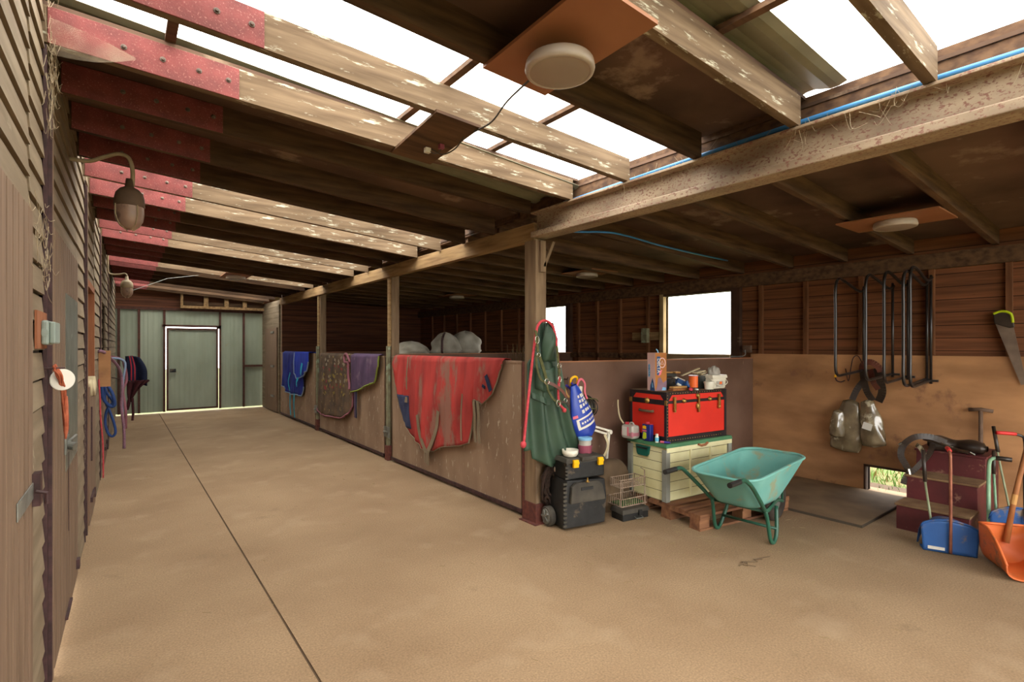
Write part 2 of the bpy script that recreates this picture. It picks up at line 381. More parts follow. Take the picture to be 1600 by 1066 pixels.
def skylight_mat():
    m = bpy.data.materials.new('clear_corrugated_sheet'); m.use_nodes = True
    N, L = m.node_tree.nodes, m.node_tree.links
    N.remove(N['Principled BSDF']); o = N['Material Output']
    a = N.new('ShaderNodeBsdfTransparent'); a.inputs[0].default_value = (.97,.97,.95,1)
    b = N.new('ShaderNodeBsdfTranslucent'); b.inputs[0].default_value = (.95,.95,.92,1)
    x = N.new('ShaderNodeMixShader'); x.inputs[0].default_value = .12
    L.new(a.outputs[0], x.inputs[1]); L.new(b.outputs[0], x.inputs[2]); L.new(x.outputs[0], o.inputs[0])
    return m
X['sky'] = skylight_mat()
def film():
    m = bpy.data.materials.new('cobweb_film'); m.use_nodes = True; N, L = m.node_tree.nodes, m.node_tree.links
    b = N['Principled BSDF']; b.inputs['Base Color'].default_value = lin('#b0a088'); b.inputs['Roughness'].default_value = 1
    tc = N.new('ShaderNodeTexCoord'); n = N.new('ShaderNodeTexNoise'); L.new(tc.outputs['Object'], n.inputs['Vector']); n.inputs['Scale'].default_value = 9; r = N.new('ShaderNodeMapRange'); r.inputs[1].default_value = .35; r.inputs[2].default_value = .7; r.inputs[3].default_value = .05; r.inputs[4].default_value = .38
    L.new(n.outputs['Fac'], r.inputs[0]); L.new(r.outputs[0], b.inputs['Alpha']); return m
X['webfilm'] = film()

LWX = lambda y: -.306+.018*y                       # the aisle's left wall runs very slightly askew
def lw(co):
    x = co.x if co.x <= 0 else (co.x*.35 if co.x < .036 else co.x-.0234)
    return Vector((x + LWX(co.y), co.y, co.z))

YB, YE, XR = -2.2, 14.4, 6.39

# ================================================================== SETTING
# floor: two slabs with an open joint between
b = MB(); b.box(-3.0, .735, YB, YE+.03, -.12, 0); b.box(.747, 6.6, YB, YE+.03, -.12, 0)
struct(b.build('floor', X['floor']))
b = MB(); b.box(.735, .747, YB, YE+.03, -.1, -.006)
struct(b.build('trim_1', X['joint']))
b = MB(); b.box(-30, 45, -30, 45, -.3, -.13)
struct(b.build('ground', X['ground']))

# ---- left wall cladding: real overlapping boards
def cladding(bm, y0, y1, z0, z1, off=0.0, pitch=.118):
    z = z0
    while z < z1-.01:
        t = min(z+pitch, z1)
        p = [(-.03+off, y0, z), (.0+off, y0, z), (.0+off, y1, z), (-.03+off, y1, z),
             (-.03+off, y0, t-.012), (-.010+off, y0, t-.012), (-.010+off, y1, t-.012), (-.03+off, y1, t-.012)]
        bm.hexa(p); z = t
    bm.box(-.06+off, -.022+off, y0, y1, z0, z1, m=1)
b = MB(lw)
TOP = 3.13
cladding(b, YB, .9, 0, TOP)
cladding(b, .9, 2.6, 2.06, TOP)
cladding(b, 2.6, 2.99, 0, TOP)
cladding(b, 3.2, 4.55, 2.12, TOP); cladding(b, 4.55, 5.28, 0, TOP)
cladding(b, 5.48, 6.55, 2.08, TOP); cladding(b, 6.55, 7.62, 0, TOP)
cladding(b, 7.78, 8.2, 0, TOP); cladding(b, 8.2, 9.2, 2.1, TOP); cladding(b, 9.2, 10.0, 0, TOP)
cladding(b, 10.15, YE, 0, TOP)
cladding(b, 5.48, 5.62, 0, 2.08)
b.box(-.06, -.022, 2.99, 3.2, 0, TOP, m=1); b.box(-.06, -.022, 5.28, 5.48, 0, TOP, m=1)
b.box(-.06, -.022, 7.62, 7.78, 0, TOP, m=1); b.box(-.06, -.022, 10.0, 10.15, 0, TOP, m=1)
struct(b.build('wall_left', [X['clad'], X['clad_gap']]))
# dark stable behind the half doors
b = MB(lw); b.box(-2.4, -2.35, 4.4, 10.4, 0, TOP); b.box(-2.4, -.06, 4.4, 4.45, 0, TOP); b.box(-2.4, -.06, 10.35, 10.4, 0, TOP)
b.box(-2.4, -.06, 4.4, 10.4, 2.4, 2.44)
struct(b.build('wall_left_stable', X['plank']))

def grooved(bm, y0, y1, z0, z1, x0, x1, n):
    st = (y1-y0)/n
    bm.box(x0, x1-.008, y0, y1, z0, z1)
    for i in range(n): bm.box(x1-.008, x1, y0+i*st+.006, y0+(i+1)*st-.006, z0, z1)

def latch(parent, y, z, x=.04):
    q = MB(lw); q.box(x, x+.012, y-.30, y+.02, z-.03, z+.03); q.build('latch_bar', X['galv'], parent, bevel=.002)
    q = MB(lw); q.box(x, x+.03, y+.02, y+.08, z-.06, z+.06); q.tube([(x+.02, y, z), (x+.05, y, z-.01), (x+.05, y, z-.05)], .007)
    q.build('latch_keep', X['stanch'], parent)

# door_1: full height grooved door nearest the camera
d = bpy.data.objects.new('door_1', None); COL.objects.link(d); d.location = (LWX(1.7), 1.7, 0); struct(d)
b = MB(lw); grooved(b, .9, 2.6, .03, 2.05, -.02, .022, 17); b.build('door_leaf', X['door'], d)
latch(d, 2.55, 1.02, .024)
# door_2: tall grooved door with a grey metal sheet
d = bpy.data.objects.new('door_2', None); COL.objects.link(d); d.location = (LWX(3.9), 3.9, 0); struct(d)
b = MB(lw); grooved(b, 3.24, 4.52, .03, 2.11, -.02, .026, 11); b.build('door_leaf', X['door'], d)
b = MB(lw); b.box(.026, .031, 3.72, 4.46, .86, 1.84); b.build('metal_sheet', X['zinc'], d)
b = MB(lw); b.box(.031, .036, 3.86, 3.875, .5, 1.1); b.build('drop_slot', X['stanch'], d)
b = MB(lw)
b.tube([(.03, 3.72, 1.01), (.075, 3.70, 1.0)], .022, 10); b.box(.03, .042, 3.66, 3.84, .965, 1.055); b.tube([(.05, 3.74, 1.03), (.06, 3.98, 1.025)], .008)
b.build('door_bolt', X['galv'], d)
b = MB(lw); b.box(.026, .045, 3.70, 3.98, .06, .075); b.box(.026, .05, 4.38, 4.44, .10, .16); b.build('kick_bolt', X['stanch'], d)
# door_3: half door with open upper part
d = bpy.data.objects.new('door_3', None); COL.objects.link(d); d.location = (LWX(6.05), 6.05, 0); struct(d)
b = MB(lw); grooved(b, 5.64, 6.5, .03, 1.2, -.02, .03, 8); b.build('door_leaf', X['door'], d)
b = MB(lw); b.box(-.24, .004, 6.5, 6.56, 0, 2.1); b.box(-.24, .004, 5.58, 5.64, 0, 2.1); b.box(-.24, .004, 5.58, 6.56, 2.06, 2.12); b.build('door_lining', X['jamb'], d)
b = MB(lw); b.box(.03, .05, 5.75, 6.1, .2, .24); b.box(.03, .05, 6.2, 6.26, .14, .22); b.box(.03, .045, 5.8, 5.83, .55, 1.02); b.build('door_bolt', X['stanch'], d)
# door_4: half door further on
d = bpy.data.objects.new('door_4', None); COL.objects.link(d); d.location = (LWX(8.7), 8.7, 0); struct(d)
b = MB(lw); grooved(b, 8.2, 9.2, .03, 1.2, -.02, .03, 9); b.build('door_leaf', X['door'], d)
b = MB(lw); b.box(.03, .05, 8.5, 8.8, .2, .24); b.box(.03, .06, 8.95, 9.03, .14, .27); b.build('door_bolt', X['stanch'], d)

# steel stanchions set in the left wall
for k, (y, t, lab) in enumerate(((3.1, .10, 'dark red steel stanchion beside the nearest stable door on the left wall'),
                (5.38, .10, 'dark red steel stanchion hung with a chain between the tall door and the half door'),
                (7.7, .08, 'dark steel stanchion behind the brown hanging board on the left wall'),
                (10.07, .08, 'farthest dark steel stanchion on the left wall, by the hanging ropes'))):
    r = thing('steel_stanchion', lab, 'post', (LWX(y), y, 0), 0, 'steel stanchions in the left wall')
    q = MB(lw); q.box(-.02, .016, y-t*.95, y-t*.95+.012, 0, 2.86); q.box(-.02, .016, y+t*.95-.012, y+t*.95, 0, 2.86); q.box(-.02, -.008, y-t*.95, y+t*.95, 0, 2.86)
    q.build('steel_section', X['stanch'], r)
    q = MB(lw); q.box(-.02, .022, y+t*.95, y+t*.95+.03, 0, 2.86); q.build('timber_strip', X['door'], r)

# ---- end wall: green profiled sheets on a dark red frame, with a wicket door
def corrugate(bm, x0, x1, y, z0, z1, per=.1, amp=.004):
    n = max(2, int((x1-x0)/per)*4)
    def fn(u, v):
        x = x0+(x1-x0)*u; ph = (x/per) % 1
        return (x, y + (amp if ph < .45 else 0), z0+(z1-z0)*v)
    bm.grid(fn, n+1, 2)
b = MB()
corrugate(b, -.6, .86, YE+.02, .03, 2.42); corrugate(b, .86, 1.965, YE+.02, 2.0, 2.42); corrugate(b, 1.965, 3.0, YE+.02, .03, 2.42)
struct(b.build('wall_end', X['sheet'], solid=.004))
b = MB()
for xx in (.37, 1.978, 2.5, .845): b.box(xx-.022, xx+.022, YE-.04, YE, .03, 2.42)
b.box(1.9, 2.0, YE-.04, YE, 1.97, 2.03); b.box(.80, 2.0, YE-.04, YE, 2.0, 2.05); b.box(2.5, 2.95, YE-.04, YE, 1.03, 1.08)
b.box(-.1, 3.0, YE-.05, YE, 2.38, 2.44); b.box(-.02, 0.03, YE-.04, YE, .03, 2.42)
struct(b.build('trim_2', X['stanch2']))
d = bpy.data.objects.new('door_5', None); COL.objects.link(d); d.location = (1.4, YE, .03); struct(d)
b = MB(); corrugate(b, .9, 1.925, YE+.02, .05, 1.96); b.build('door_leaf', X['sheet'], d, solid=.004)
b = MB()
b.box(.885, .925, YE-.03, YE+.01, .045, 1.975); b.box(1.9, 1.94, YE-.03, YE+.01, .045, 1.975); b.box(.925, 1.9, YE-.03, YE+.01, 1.935, 1.975); b.box(.925, 1.9, YE-.03, YE+.01, .045, .085)
b.build('door_frame', X['stanch2'], d)
b = MB(); b.box(.95, 1.07, YE-.05, YE-.03, .94, 1.02); b.tube([(.99, YE-.05, .97), (.99, YE-.09, .97), (1.07, YE-.09, .97)], .008)
b.build('door_handle', X['black'], d)
# timber gable over the end wall
b = MB(); b.box(-.3, 6.5, YE+.02, YE+.06, 2.42, 3.1); struct(b.build('wall_end_gable', X['plankx']))
r = thing('slatted_timber_frame', 'pale slatted timber frame over the green end wall', 'frame', (2.1, YE-.1, 2.44))
b = MB()
b.box(1.15, 2.93, YE-.2, YE-.04, 2.44, 2.50); b.box(1.15, 1.2, YE-.2, YE-.04, 2.5, 2.84)
p = [(1.15, YE-.2, 2.8), (2.93, YE-.2, 2.62), (2.93, YE-.04, 2.62), (1.15, YE-.04, 2.8), (1.15, YE-.2, 2.85), (2.93, YE-.2, 2.67), (2.93, YE-.04, 2.67), (1.15, YE-.04, 2.85)]
b.hexa(p); b.build('frame_rails', X['tbeam'], r)
b = MB(); b.box(1.2, 2.93, YE-.1, YE-.07, 2.52, 2.6); b.build('back_slat', X['beam2'], r)
for xx in (1.62, 2.05, 2.45): 
    q = MB(); q.box(xx, xx+.09, YE-.19, YE-.11, 2.5, 2.82-(xx-1.15)*.1); q.build('upright', X['tbeam'], r)

# ---- return wall with little door at the far right of the aisle, and the full-height cross wall
b = MB()
z = 0
while z < 2.5:
    b.box(2.93, 2.96, 12.66, YE-.02, z, min(z+.125, 2.52)); z += .13
b.box(2.96, 3.0, 12.56, YE-.02, 0, 2.62)
struct(b.build('wall_return', X['clad']))
d = bpy.data.objects.new('door_6', None); COL.objects.link(d); d.location = (2.93, 13.3, 0); struct(d)
b = MB(); b.box(2.90, 2.93, 12.75, 13.95, .03, 1.98); b.build('door_leaf', X['door'], d)
for zz in (.35, 1.05, 1.85):
    q = MB(); q.box(2.885, 2.90, 13.0, 13.3, zz, zz+.05); q.build('hinge', X['galv'], d)
b = MB(); b.box(2.96, 6.5, 12.5, 12.56, 0, 2.95); struct(b.build('wall_cross', X['plankx']))

# ---- right wall: brown horizontal planks, studs, plywood lining, two window openings
W = [(3.64, 4.69, 1.44, 2.275), (6.78, 7.85, 1.44, 2.275)]
b = MB()
b.box(6.44, 6.48, YB, 1.74, 0, 2.7); b.box(6.44, 6.48, 1.74, 2.105, .262, 2.7); b.box(6.44, 6.48, 2.105, W[0][0], 0, 2.7)
b.box(6.44, 6.48, W[0][1], W[1][0], 0, 2.7); b.box(6.44, 6.48, W[1][1], 12.6, 0, 2.7)
for y0, y1, z0, z1 in W: b.box(6.44, 6.48, y0, y1, 0, z0); b.box(6.44, 6.48, y0, y1, z1, 2.7)
struct(b.build('wall_right', X['plank']))
b = MB()
b.box(6.385, 6.40, YB, 1.74, 0, 1.455); b.box(6.385, 6.40, 2.105, 3.38, 0, 1.455); b.box(6.385, 6.40, 1.74, 2.105, .262, 1.455)
struct(b.build('wall_right_plywood', X['ply']))
k = 3
for y in (-.18, .40, .99, 1.55, 2.16, 2.73, 3.26, 5.0, 5.55, 6.05, 6.5, 8.2, 8.8, 9.4, 10, 10.6, 11.2, 11.8):
    q = MB(); q.box(6.395, 6.44, y-.022, y+.022, 1.455 if y < 3.4 else 0, 2.32); struct(q.build('trim_%d' % k, X['stud'])); k += 1
b = MB(); b.box(6.36, 6.44, YB, 12.5, 2.31, 2.46); b.box(6.395, 6.44, 4.8, 12.5, 1.36, 1.44); struct(b.build('trim_%d' % k, X['beam_r'])); k += 1
b = MB(); b.box(6.37, 6.5, 1.72, 1.74, 0, .28); b.box(6.37, 6.5, 2.105, 2.125, 0, .28); b.box(6.37, 6.5, 1.72, 2.125, .262, .285)
struct(b.build('trim_%d' % k, X['darkframe'])); k += 1
for i, (y0, y1, z0, z1) in enumerate(W):
    d = bpy.data.objects.new('window_%d' % (i+1), None); COL.objects.link(d); d.location = (6.42, (y0+y1)/2, z0); struct(d)
    q = MB(); q.box(6.37, 6.5, y0-.12, y0, z0-.09, z1+.06); q.box(6.37, 6.5, y0, y1, z1, z1+.06); q.build('window_frame', X['darkframe'], d)
    q = MB(); q.box(6.34, 6.52, y0, y1+.07, z0-.075, z0); q.build('window_sill', X['sill'], d)
    q = MB(); q.box(6.37, 6.5, y1, y1+.07, z0, z1+.06); q.build('window_jamb', X['sill'], d)

# ---- wall behind the camera, its unseen opening widened to let in more daylight
b = MB(); b.box(-.4, .05, YB-.06, YB, 0, 3.1); b.box(6.2, 6.5, YB-.06, YB, 0, 2.9); b.box(.05, 6.2, YB-.06, YB, 2.62, 3.1)
struct(b.build('wall_front', X['plank']))

# ================================================================== ROOF
def zl(y, x):      # underside of the aisle rafters
    r = 2.725 if y < 3.8 else 2.63
    return 2.865 + (r-2.865)*(x+.2)/3.1
def zr(y, x):      # underside of the rafters over the stalls
    l = 2.70 if y < 3.8 else 2.60
    return l + (2.49-l)*(x-3.0)/3.39
RH = .16
AISLE = [-1.7, -1.1, -.5, .09, .68, 1.26, 1.85, 2.42, 3.0, 3.53, 4.08, 4.62, 5.14, 5.71, 6.22, 6.76, 7.27, 7.85, 8.4, 8.9, 9.38, 9.94, 10.5, 11.1, 11.7, 12.3, 12.9, 13.5, 14.1]
STALL = [-2.0, -1.4, -.75, -.15, .45, 1.06, 1.70, 2.30, 2.88, 3.49, 4.14, 4.72, 5.3, 5.9, 6.45, 7.05, 7.6, 8.2, 8.8, 9.4, 9.95, 10.6, 11.2, 11.8]
ORD = ['first','second','third','fourth','fifth','sixth','seventh','eighth','ninth','tenth','eleventh','twelfth','thirteenth','fourteenth','fifteenth','sixteenth',
       'seventeenth','eighteenth','nineteenth','twentieth','twenty-first','twenty-second','twenty-third','twenty-fourth','twenty-fifth','twenty-sixth']
vis = [y for y in AISLE if y > .05]
pale = {.09, .68, 1.26, 2.42, 3.0, 5.14, 5.71, 7.27, 7.85, 9.94}  # rafters beside skylights, given the timber coloured as lit
for y in vis:
    i = vis.index(y)
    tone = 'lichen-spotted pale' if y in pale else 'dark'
    r = thing('roof_rafter', '%s timber rafter over the aisle, %s counting away from the camera' % (tone, ORD[i]), 'rafter', (1.35, y, zl(y, 1.35)), 0, 'rafters over the aisle')
    x0, x1 = LWX(y)-.012, 2.9
    q = MB(); q.hexa([(x0,y-.0,zl(y,x0)),(x1,y,zl(y,x1)),(x1,y+.047,zl(y,x1)),(x0,y+.047,zl(y,x0)),
                      (x0,y,zl(y,x0)+RH),(x1,y,zl(y,x1)+RH),(x1,y+.047,zl(y,x1)+RH),(x0,y+.047,zl(y,x0)+RH)])
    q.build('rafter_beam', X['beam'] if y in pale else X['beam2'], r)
    if y > 1.3:
        a, c = x0+.02, .50
        q = MB(); q.hexa([(a,y-.008,zl(y,a)-.003),(c,y-.008,zl(y,c)-.003),(c,y,zl(y,c)-.003),(a,y,zl(y,a)-.003),
                          (a,y-.008,zl(y,a)+RH-.004),(c,y-.008,zl(y,c)+RH-.004),(c,y,zl(y,c)+RH-.004),(a,y,zl(y,a)+RH-.004)])
        pl = q.build('red_plate', X['red'], r, bevel=.002)
        if y < 10:
            for xx in (.02, .17, .32, .45):
                q = MB(); q.lathe([(0,.014),(.007,.013),(.008,.005),(.013,.003),(.013,0)], (xx, y-.008, zl(y,xx)+RH*.5), 8, M=Matrix.Rotation(PI/2, 4, 'X'))
                q.build('bolt', X['bolt'], pl)
vis = [y for y in STALL if y > .2]
for y in vis:
    i = vis.index(y)
    r = MB(); x0, x1 = 3.0, 6.44
    r.hexa([(x0,y,zr(y,x0)),(x1,y,zr(y,x1)),(x1,y+.047,zr(y,x1)),(x0,y+.047,zr(y,x0)),
            (x0,y,zr(y,x0)+RH-.02),(x1,y,zr(y,x1)+RH-.02),(x1,y+.047,zr(y,x1)+RH-.02),(x0,y+.047,zr(y,x0)+RH-.02)])
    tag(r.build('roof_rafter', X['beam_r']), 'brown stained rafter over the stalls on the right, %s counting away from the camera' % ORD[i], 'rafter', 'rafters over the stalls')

SKY = [(-.5, 1.08), (1.92, 2.99), (4.68, 5.72), (6.85, 7.85), (9.45, 10.2), (12.7, 13.7)]
# ceiling boarding between the skylights
def slab(bm, x0, x1, y0, y1, fz, dz, th):
    ys = [y0, y1]
    def z(y, x): return fz((y0+y1)/2, x)+dz
    bm.hexa([(x0,y0,z(y0,x0)),(x1,y0,z(y0,x1)),(x1,y1,z(y1,x1)),(x0,y1,z(y1,x0)),(x0,y0,z(y0,x0)+th),(x1,y0,z(y0,x1)+th),(x1,y1,z(y1,x1)+th),(x0,y1,z(y1,x0)+th)])
b = MB(); ed = YB
closed = []
for s0, s1 in SKY:
    closed.append((ed, s0)); ed = s1
closed.append((ed, YE+.06))
snap = []
for a, c in closed:
    # boards end on rafters
    a2 = min([y for y in AISLE if y >= a-.02] or [a]) if a > YB else a
    c2 = max([y for y in AISLE if y <= c+.02] or [c])+.047 if c < YE else c
    for lo, hi in ((a2, min(c2, 3.78)), (max(a2, 3.78), c2)):
        if hi-lo > .05: slab(b, -.36, 2.96, lo, hi, zl, RH, .018)
b2 = [(YB, 3.78), (3.78, 12.5)]
for a, c in b2: slab(b, 2.96, 6.5, a, c, zr, RH-.02, .018)
slab(b, 2.96, 6.5, 12.5, YE+.06, zr, RH-.02, .018)
for fz, x0, x1 in ((zl, -.3, 2.96), (zr, 2.96, 6.5)):
    e = .02 if fz is zr else 0
    b.hexa([(x0,3.772,fz(5,x0)+RH-e),(x1,3.772,fz(5,x1)+RH-e),(x1,3.79,fz(5,x1)+RH-e),(x0,3.79,fz(5,x0)+RH-e),(x0,3.772,fz(1,x0)+RH+.04),(x1,3.772,fz(1,x1)+RH+.04),(x1,3.79,fz(1,x1)+RH+.04),(x0,3.79,fz(1,x0)+RH+.04)])
struct(b.build('ceiling', X['board']))
# metal sheets lying over the boarding, their edges showing beside the skylights
def corr_roof(bm, x0, x1, y0, y1, dz, per=.24, amp=.03):
    n = int((y1-y0)/per*6)+2
    ym = (y0+y1)/2
    def fn(u, v):
        y = y0+(y1-y0)*u; x = x0+(x1-x0)*v
        return (x, y, zl(ym, x)+dz+amp*math.sin(2*PI*y/per)*.5)
    bm.grid(fn, n, 2)
b = MB()
for a, c in closed: corr_roof(b, -.4, 3.02, a, c, RH+.058)
struct(b.build('ceiling_metal_sheets', X['olive_sheet'], solid=.003))
for i, (a, c) in enumerate(SKY):
    q = MB(); corr_roof(q, -.4, 3.02, a-.02, c+.02, RH+.066)
    o = struct(q.build('window_%d' % (i+3), X['sky'], smooth=True))
# battens running along the roof, seen across the skylights
for i, xx in enumerate((.2, 1.42, 2.12)):
    q = MB(); 
    for a, c in ((YB, 3.78), (3.78, YE)):
        z = zl((a+c)/2, xx)+RH+.018
        q.box(xx-.022, xx+.022, a, c, z, z+.025)
    struct(q.build('trim_%d' % k, X['beam_r'])); k += 1

# long beam down the building: steel joist near, timber further on
r = thing('steel_beam', 'long rust-flecked painted steel beam carrying the rafters near the camera', 'beam', (2.95, .3, 2.5))
b = MB(); b.box(2.87, 3.03, -2.15, 3.5, 2.5, 2.55); b.build('lower_flange', X['steel'], r, bevel=.006)
b = MB(); b.box(2.945, 2.957, -2.15, 3.5, 2.55, 2.705); b.build('web', X['steel'], r)
b = MB(); b.box(2.87, 3.03, -2.15, 3.5, 2.705, 2.722); b.build('upper_flange', X['steel'], r, bevel=.004)
b = MB(); b.box(2.91, 2.985, 3.5, 12.5, 2.485, 2.64)
tag(b.build('timber_beam', X['tbeam'], bevel=.004), 'long tan timber beam over the stall gates beyond the nearest post', 'beam')
b = MB(); b.box(2.97, 3.02, -2.15, 12.5, 2.722, 2.90); struct(b.build('trim_%d' % k, X['beam_r'])); k += 1

# ================================================================== ROOF FITTINGS
b = MB(); b.tube([(2.945, y, 2.742+.014*math.sin(y*1.3)+.01) for y in [-2.1+.25*i for i in range(22)]], .0135, 8)
tag(b.build('water_pipe', X['bluepipe'], smooth=True), 'bright blue water pipe lying along the steel beam', 'pipe')
b = MB(); b.tube(curve([(3.04, 3.43, 2.60), (3.32, 3.42, 2.60), (3.9, 3.44, 2.665), (4.6, 3.44, 2.63), (5.3, 3.44, 2.61), (5.95, 3.44, 2.6)]), .010, 8)
tag(b.build('blue_cable', X['bluepipe'], smooth=True), 'thin blue pipe sagging along a rafter over the stalls', 'cable')

def round_light(label, c, rad, normal_board, board=None, group='round ceiling lights', boardmat='boardbrown'):
    r = thing('ceiling_light', label, 'light', c, 0, group)
    h = rad*.36
    q = MB(); q.lathe([(0, h), (rad*.93, h), (rad*.97, h*.85), (rad, h*.35), (rad*.97, h*.1), (rad*.88, 0), (rad*.86, .004)], c, 40); q.build('housing', X['fitting'], r, smooth=True)
    q = MB(); q.lathe([(rad*.87, .004), (rad*.7, -.003), (rad*.4, -.006), (0, -.007)], c, 40); q.build('diffuser', X['lampwhite'], r, smooth=True)
    return r, h
L1 = (1.425, 1.55, 2.655)
r, h = round_light('large round white ceiling light on an orange-brown board near the camera', L1, .142, None)
q = MB(); q.box(L1[0]-.018, L1[0]+.018, L1[1]-.128, L1[1]-.124, 2.657, 2.661); q.build('maker_mark', X['whiteprint'], r)
b = MB(); b.hexa([(1.265,1.22,2.782),(1.625,1.22,2.768),(1.65,1.9,2.768),(1.285,1.9,2.782),(1.265,1.22,2.797),(1.625,1.22,2.783),(1.65,1.9,2.783),(1.285,1.9,2.797)])
tag(b.build('light_mounting_board', X['boardbrown']), 'orange-brown board across two rafters above the large round light', 'board')
# fix the board to the rafters (its top touches their underside)
for lab, c, rad, bw in (('round white ceiling light over the right bay above the black tube racks', (4.98, 1.44, 2.50), .15, .5),
                    ('round white ceiling light over the first stall, above the left edge of the nearer window', (5.15, 5.05, 2.50), .15, .5),
                    ('small far round white ceiling light over the second stall', (5.3, 8.75, 2.48), .15, .5),
                    ('round white light with hanging wires at the far end of the aisle', (1.57, 9.72, 2.67), .15, .4)):
    r, h = round_light(lab, c, rad, None)
    z0 = c[2]+h
    q = MB(); q.box(c[0]-bw/2, c[0]+bw/2, c[1]-.34, c[1]+.34, z0, z0+.012); q.build('mounting_board', X['boardbrown'], r)

r = thing('junction_board', 'dark wooden board with loose wire connectors across two aisle rafters', 'board', (1.47, 2.72, 2.8))
b = MB(); b.hexa([(1.33,2.40,2.782),(1.61,2.40,2.768),(1.66,3.08,2.765),(1.38,3.08,2.78),(1.33,2.40,2.798),(1.61,2.40,2.784),(1.66,3.08,2.781),(1.38,3.08,2.796)])
b.build('board', X['beam_r'], r)
b = MB(); b.obox((1.50, 2.82, 2.745), (.035, .03, .03)); b.build('white_connector', X['white'], r, bevel=.003)
b = MB(); b.obox((1.545, 2.73, 2.75), (.03, .028, .028)); b.build('pink_connector', X['pinktub'], r, bevel=.003)
b = MB(); b.tube(curve([(1.52, 2.80, 2.75), (1.56, 2.74, 2.71), (1.60, 2.66, 2.73), (1.60, 2.56, 2.768)], 5), .004, 6); b.tube(curve([(1.49, 2.84, 2.77), (1.53, 2.78, 2.72), (1.55, 2.73, 2.74)], 5), .003, 6)
b.build('loose_wire', X['cable'], r)
b = MB(); b.tube(curve([(1.60, 2.45, 2.762), (1.58, 2.25, 2.745), (1.50, 2.0, 2.74), (1.46, 1.75, 2.745), (1.45, 1.68, 2.755)], 6), .005, 6)
tag(b.build('light_cable', X['cable'], smooth=True), 'thin dark cable stretched from the junction board to the large round light', 'cable')

def swan(label, base, pts, lc, s):
    r = thing('swan_neck_lamp', label, 'light', base, 0, 'swan-neck lamps on the left wall')
    q = MB(); q.tube(curve(pts, 8), .012, 8); q.build('bent_conduit', X['gooseneck'], r, smooth=True)
    c = Vector(lc)
    q = MB(); q.lathe([(0,.17),(.018,.17),(.024,.12),(.05,.105),(.07,.08),(.078,.045),(.08,0),(.074,-.004),(0,-.004)], c, 20); q.build('lamp_body', X['lampbrown'] if s else X['gooseneck'], r, smooth=True)
    q = MB(); q.lathe([(.074,0),(.076,-.05),(.07,-.09),(.05,-.125),(.022,-.143),(0,-.146)], c, 20); q.build('glass_bowl', X['glass_dirty'], r, smooth=True)
    q = MB()
    for a in range(4):
        an = a*PI/2+.5; q.tube([c+Vector((math.cos(an)*rr, math.sin(an)*rr, z)) for rr, z in ((.080,0),(.080,-.06),(.06,-.115),(.02,-.15))], .0035, 5)
    q.build('wire_guard', X['gooseneck'], r)
swan('near dusty swan-neck bulkhead lamp high on the left wall', (-.24, 4.0, 2.66),
     [(-.23,4.0,2.655), (-.14,4.0,2.66), (-.07,4.0,2.70), (0,4.0,2.735), (.05,4.0,2.72), (.07,4.0,2.65), (.07,4.0,2.55)], (.055, 4.0, 2.42), 1)
swan('farther cream swan-neck lamp above the hanging rugs on the left wall', (-.13, 9.6, 2.6),
     [(-.04,9.6,3.0), (-.11,9.6,2.97), (-.125,9.6,2.75), (-.11,9.6,2.62), (0,9.6,2.61), (.07,9.6,2.63), (.10,9.6,2.60), (.10,9.6,2.55)], (.10, 9.6, 2.42), 0)
b = MB(); b.tube([(.12, 9.6, 2.36), (.62, 9.9, 2.63), (1.05, 9.92, 2.72)], .004, 5); tag(b.build('slack_wire', X['galv']), 'thin pale wire running from the far lamp to a rafter', 'wire')

# cobwebs gathered at the near end of the left wall
def cobweb(label, cx, cy, cz, n, spread, mats='cobweb', seed=1):
    rn = random.Random(seed); q = MB()
    for i in range(n):
        a = Vector((cx+rn.uniform(0,spread[0]), cy+rn.uniform(-1,1)*spread[1], cz+rn.uniform(-1,1)*spread[2]))
        e = a+Vector((rn.uniform(-.02,.03), rn.uniform(-.1,.1), rn.uniform(-.12,.06))); mid = (a+e)/2+Vector((.0,rn.uniform(-.03,.03),-rn.uniform(.01,.05)))
        q.tube(curve([a, mid, e], 4), rn.uniform(.0005,.0011), 4)
    o = q.build('cobweb', X[mats]); tag(o, label, 'cobweb'); o['kind'] = 'stuff'
cobweb('dusty cobweb strands on the steel stanchion and rafter by the nearest wall corner', -.25, 3.02, 2.80, 110, (.03,.08,.28), seed=2)
q = MB(); q.grid(lambda u, v: (-.235+.30*u, 2.97-.02*math.sin(u*PI), 2.965-.075*u-(.16-.15*u)*v-.03*math.sin(u*PI)*v), 14, 8)
tag(q.build('cobweb_sheet', X['webfilm'], smooth=True), 'dusty sheet of cobweb draped from the wall corner over the red plate', 'cobweb', None, 'stuff')
cobweb('dusty cobwebs hanging where the nearest door meets the boards', -.245, 2.7, 1.95, 40, (.03,.15,.15), seed=3)
cobweb('dry straw and cobweb strands along the top of the steel beam', 2.86, .9, 2.72, 90, (.05,1.6,.04), seed=4)

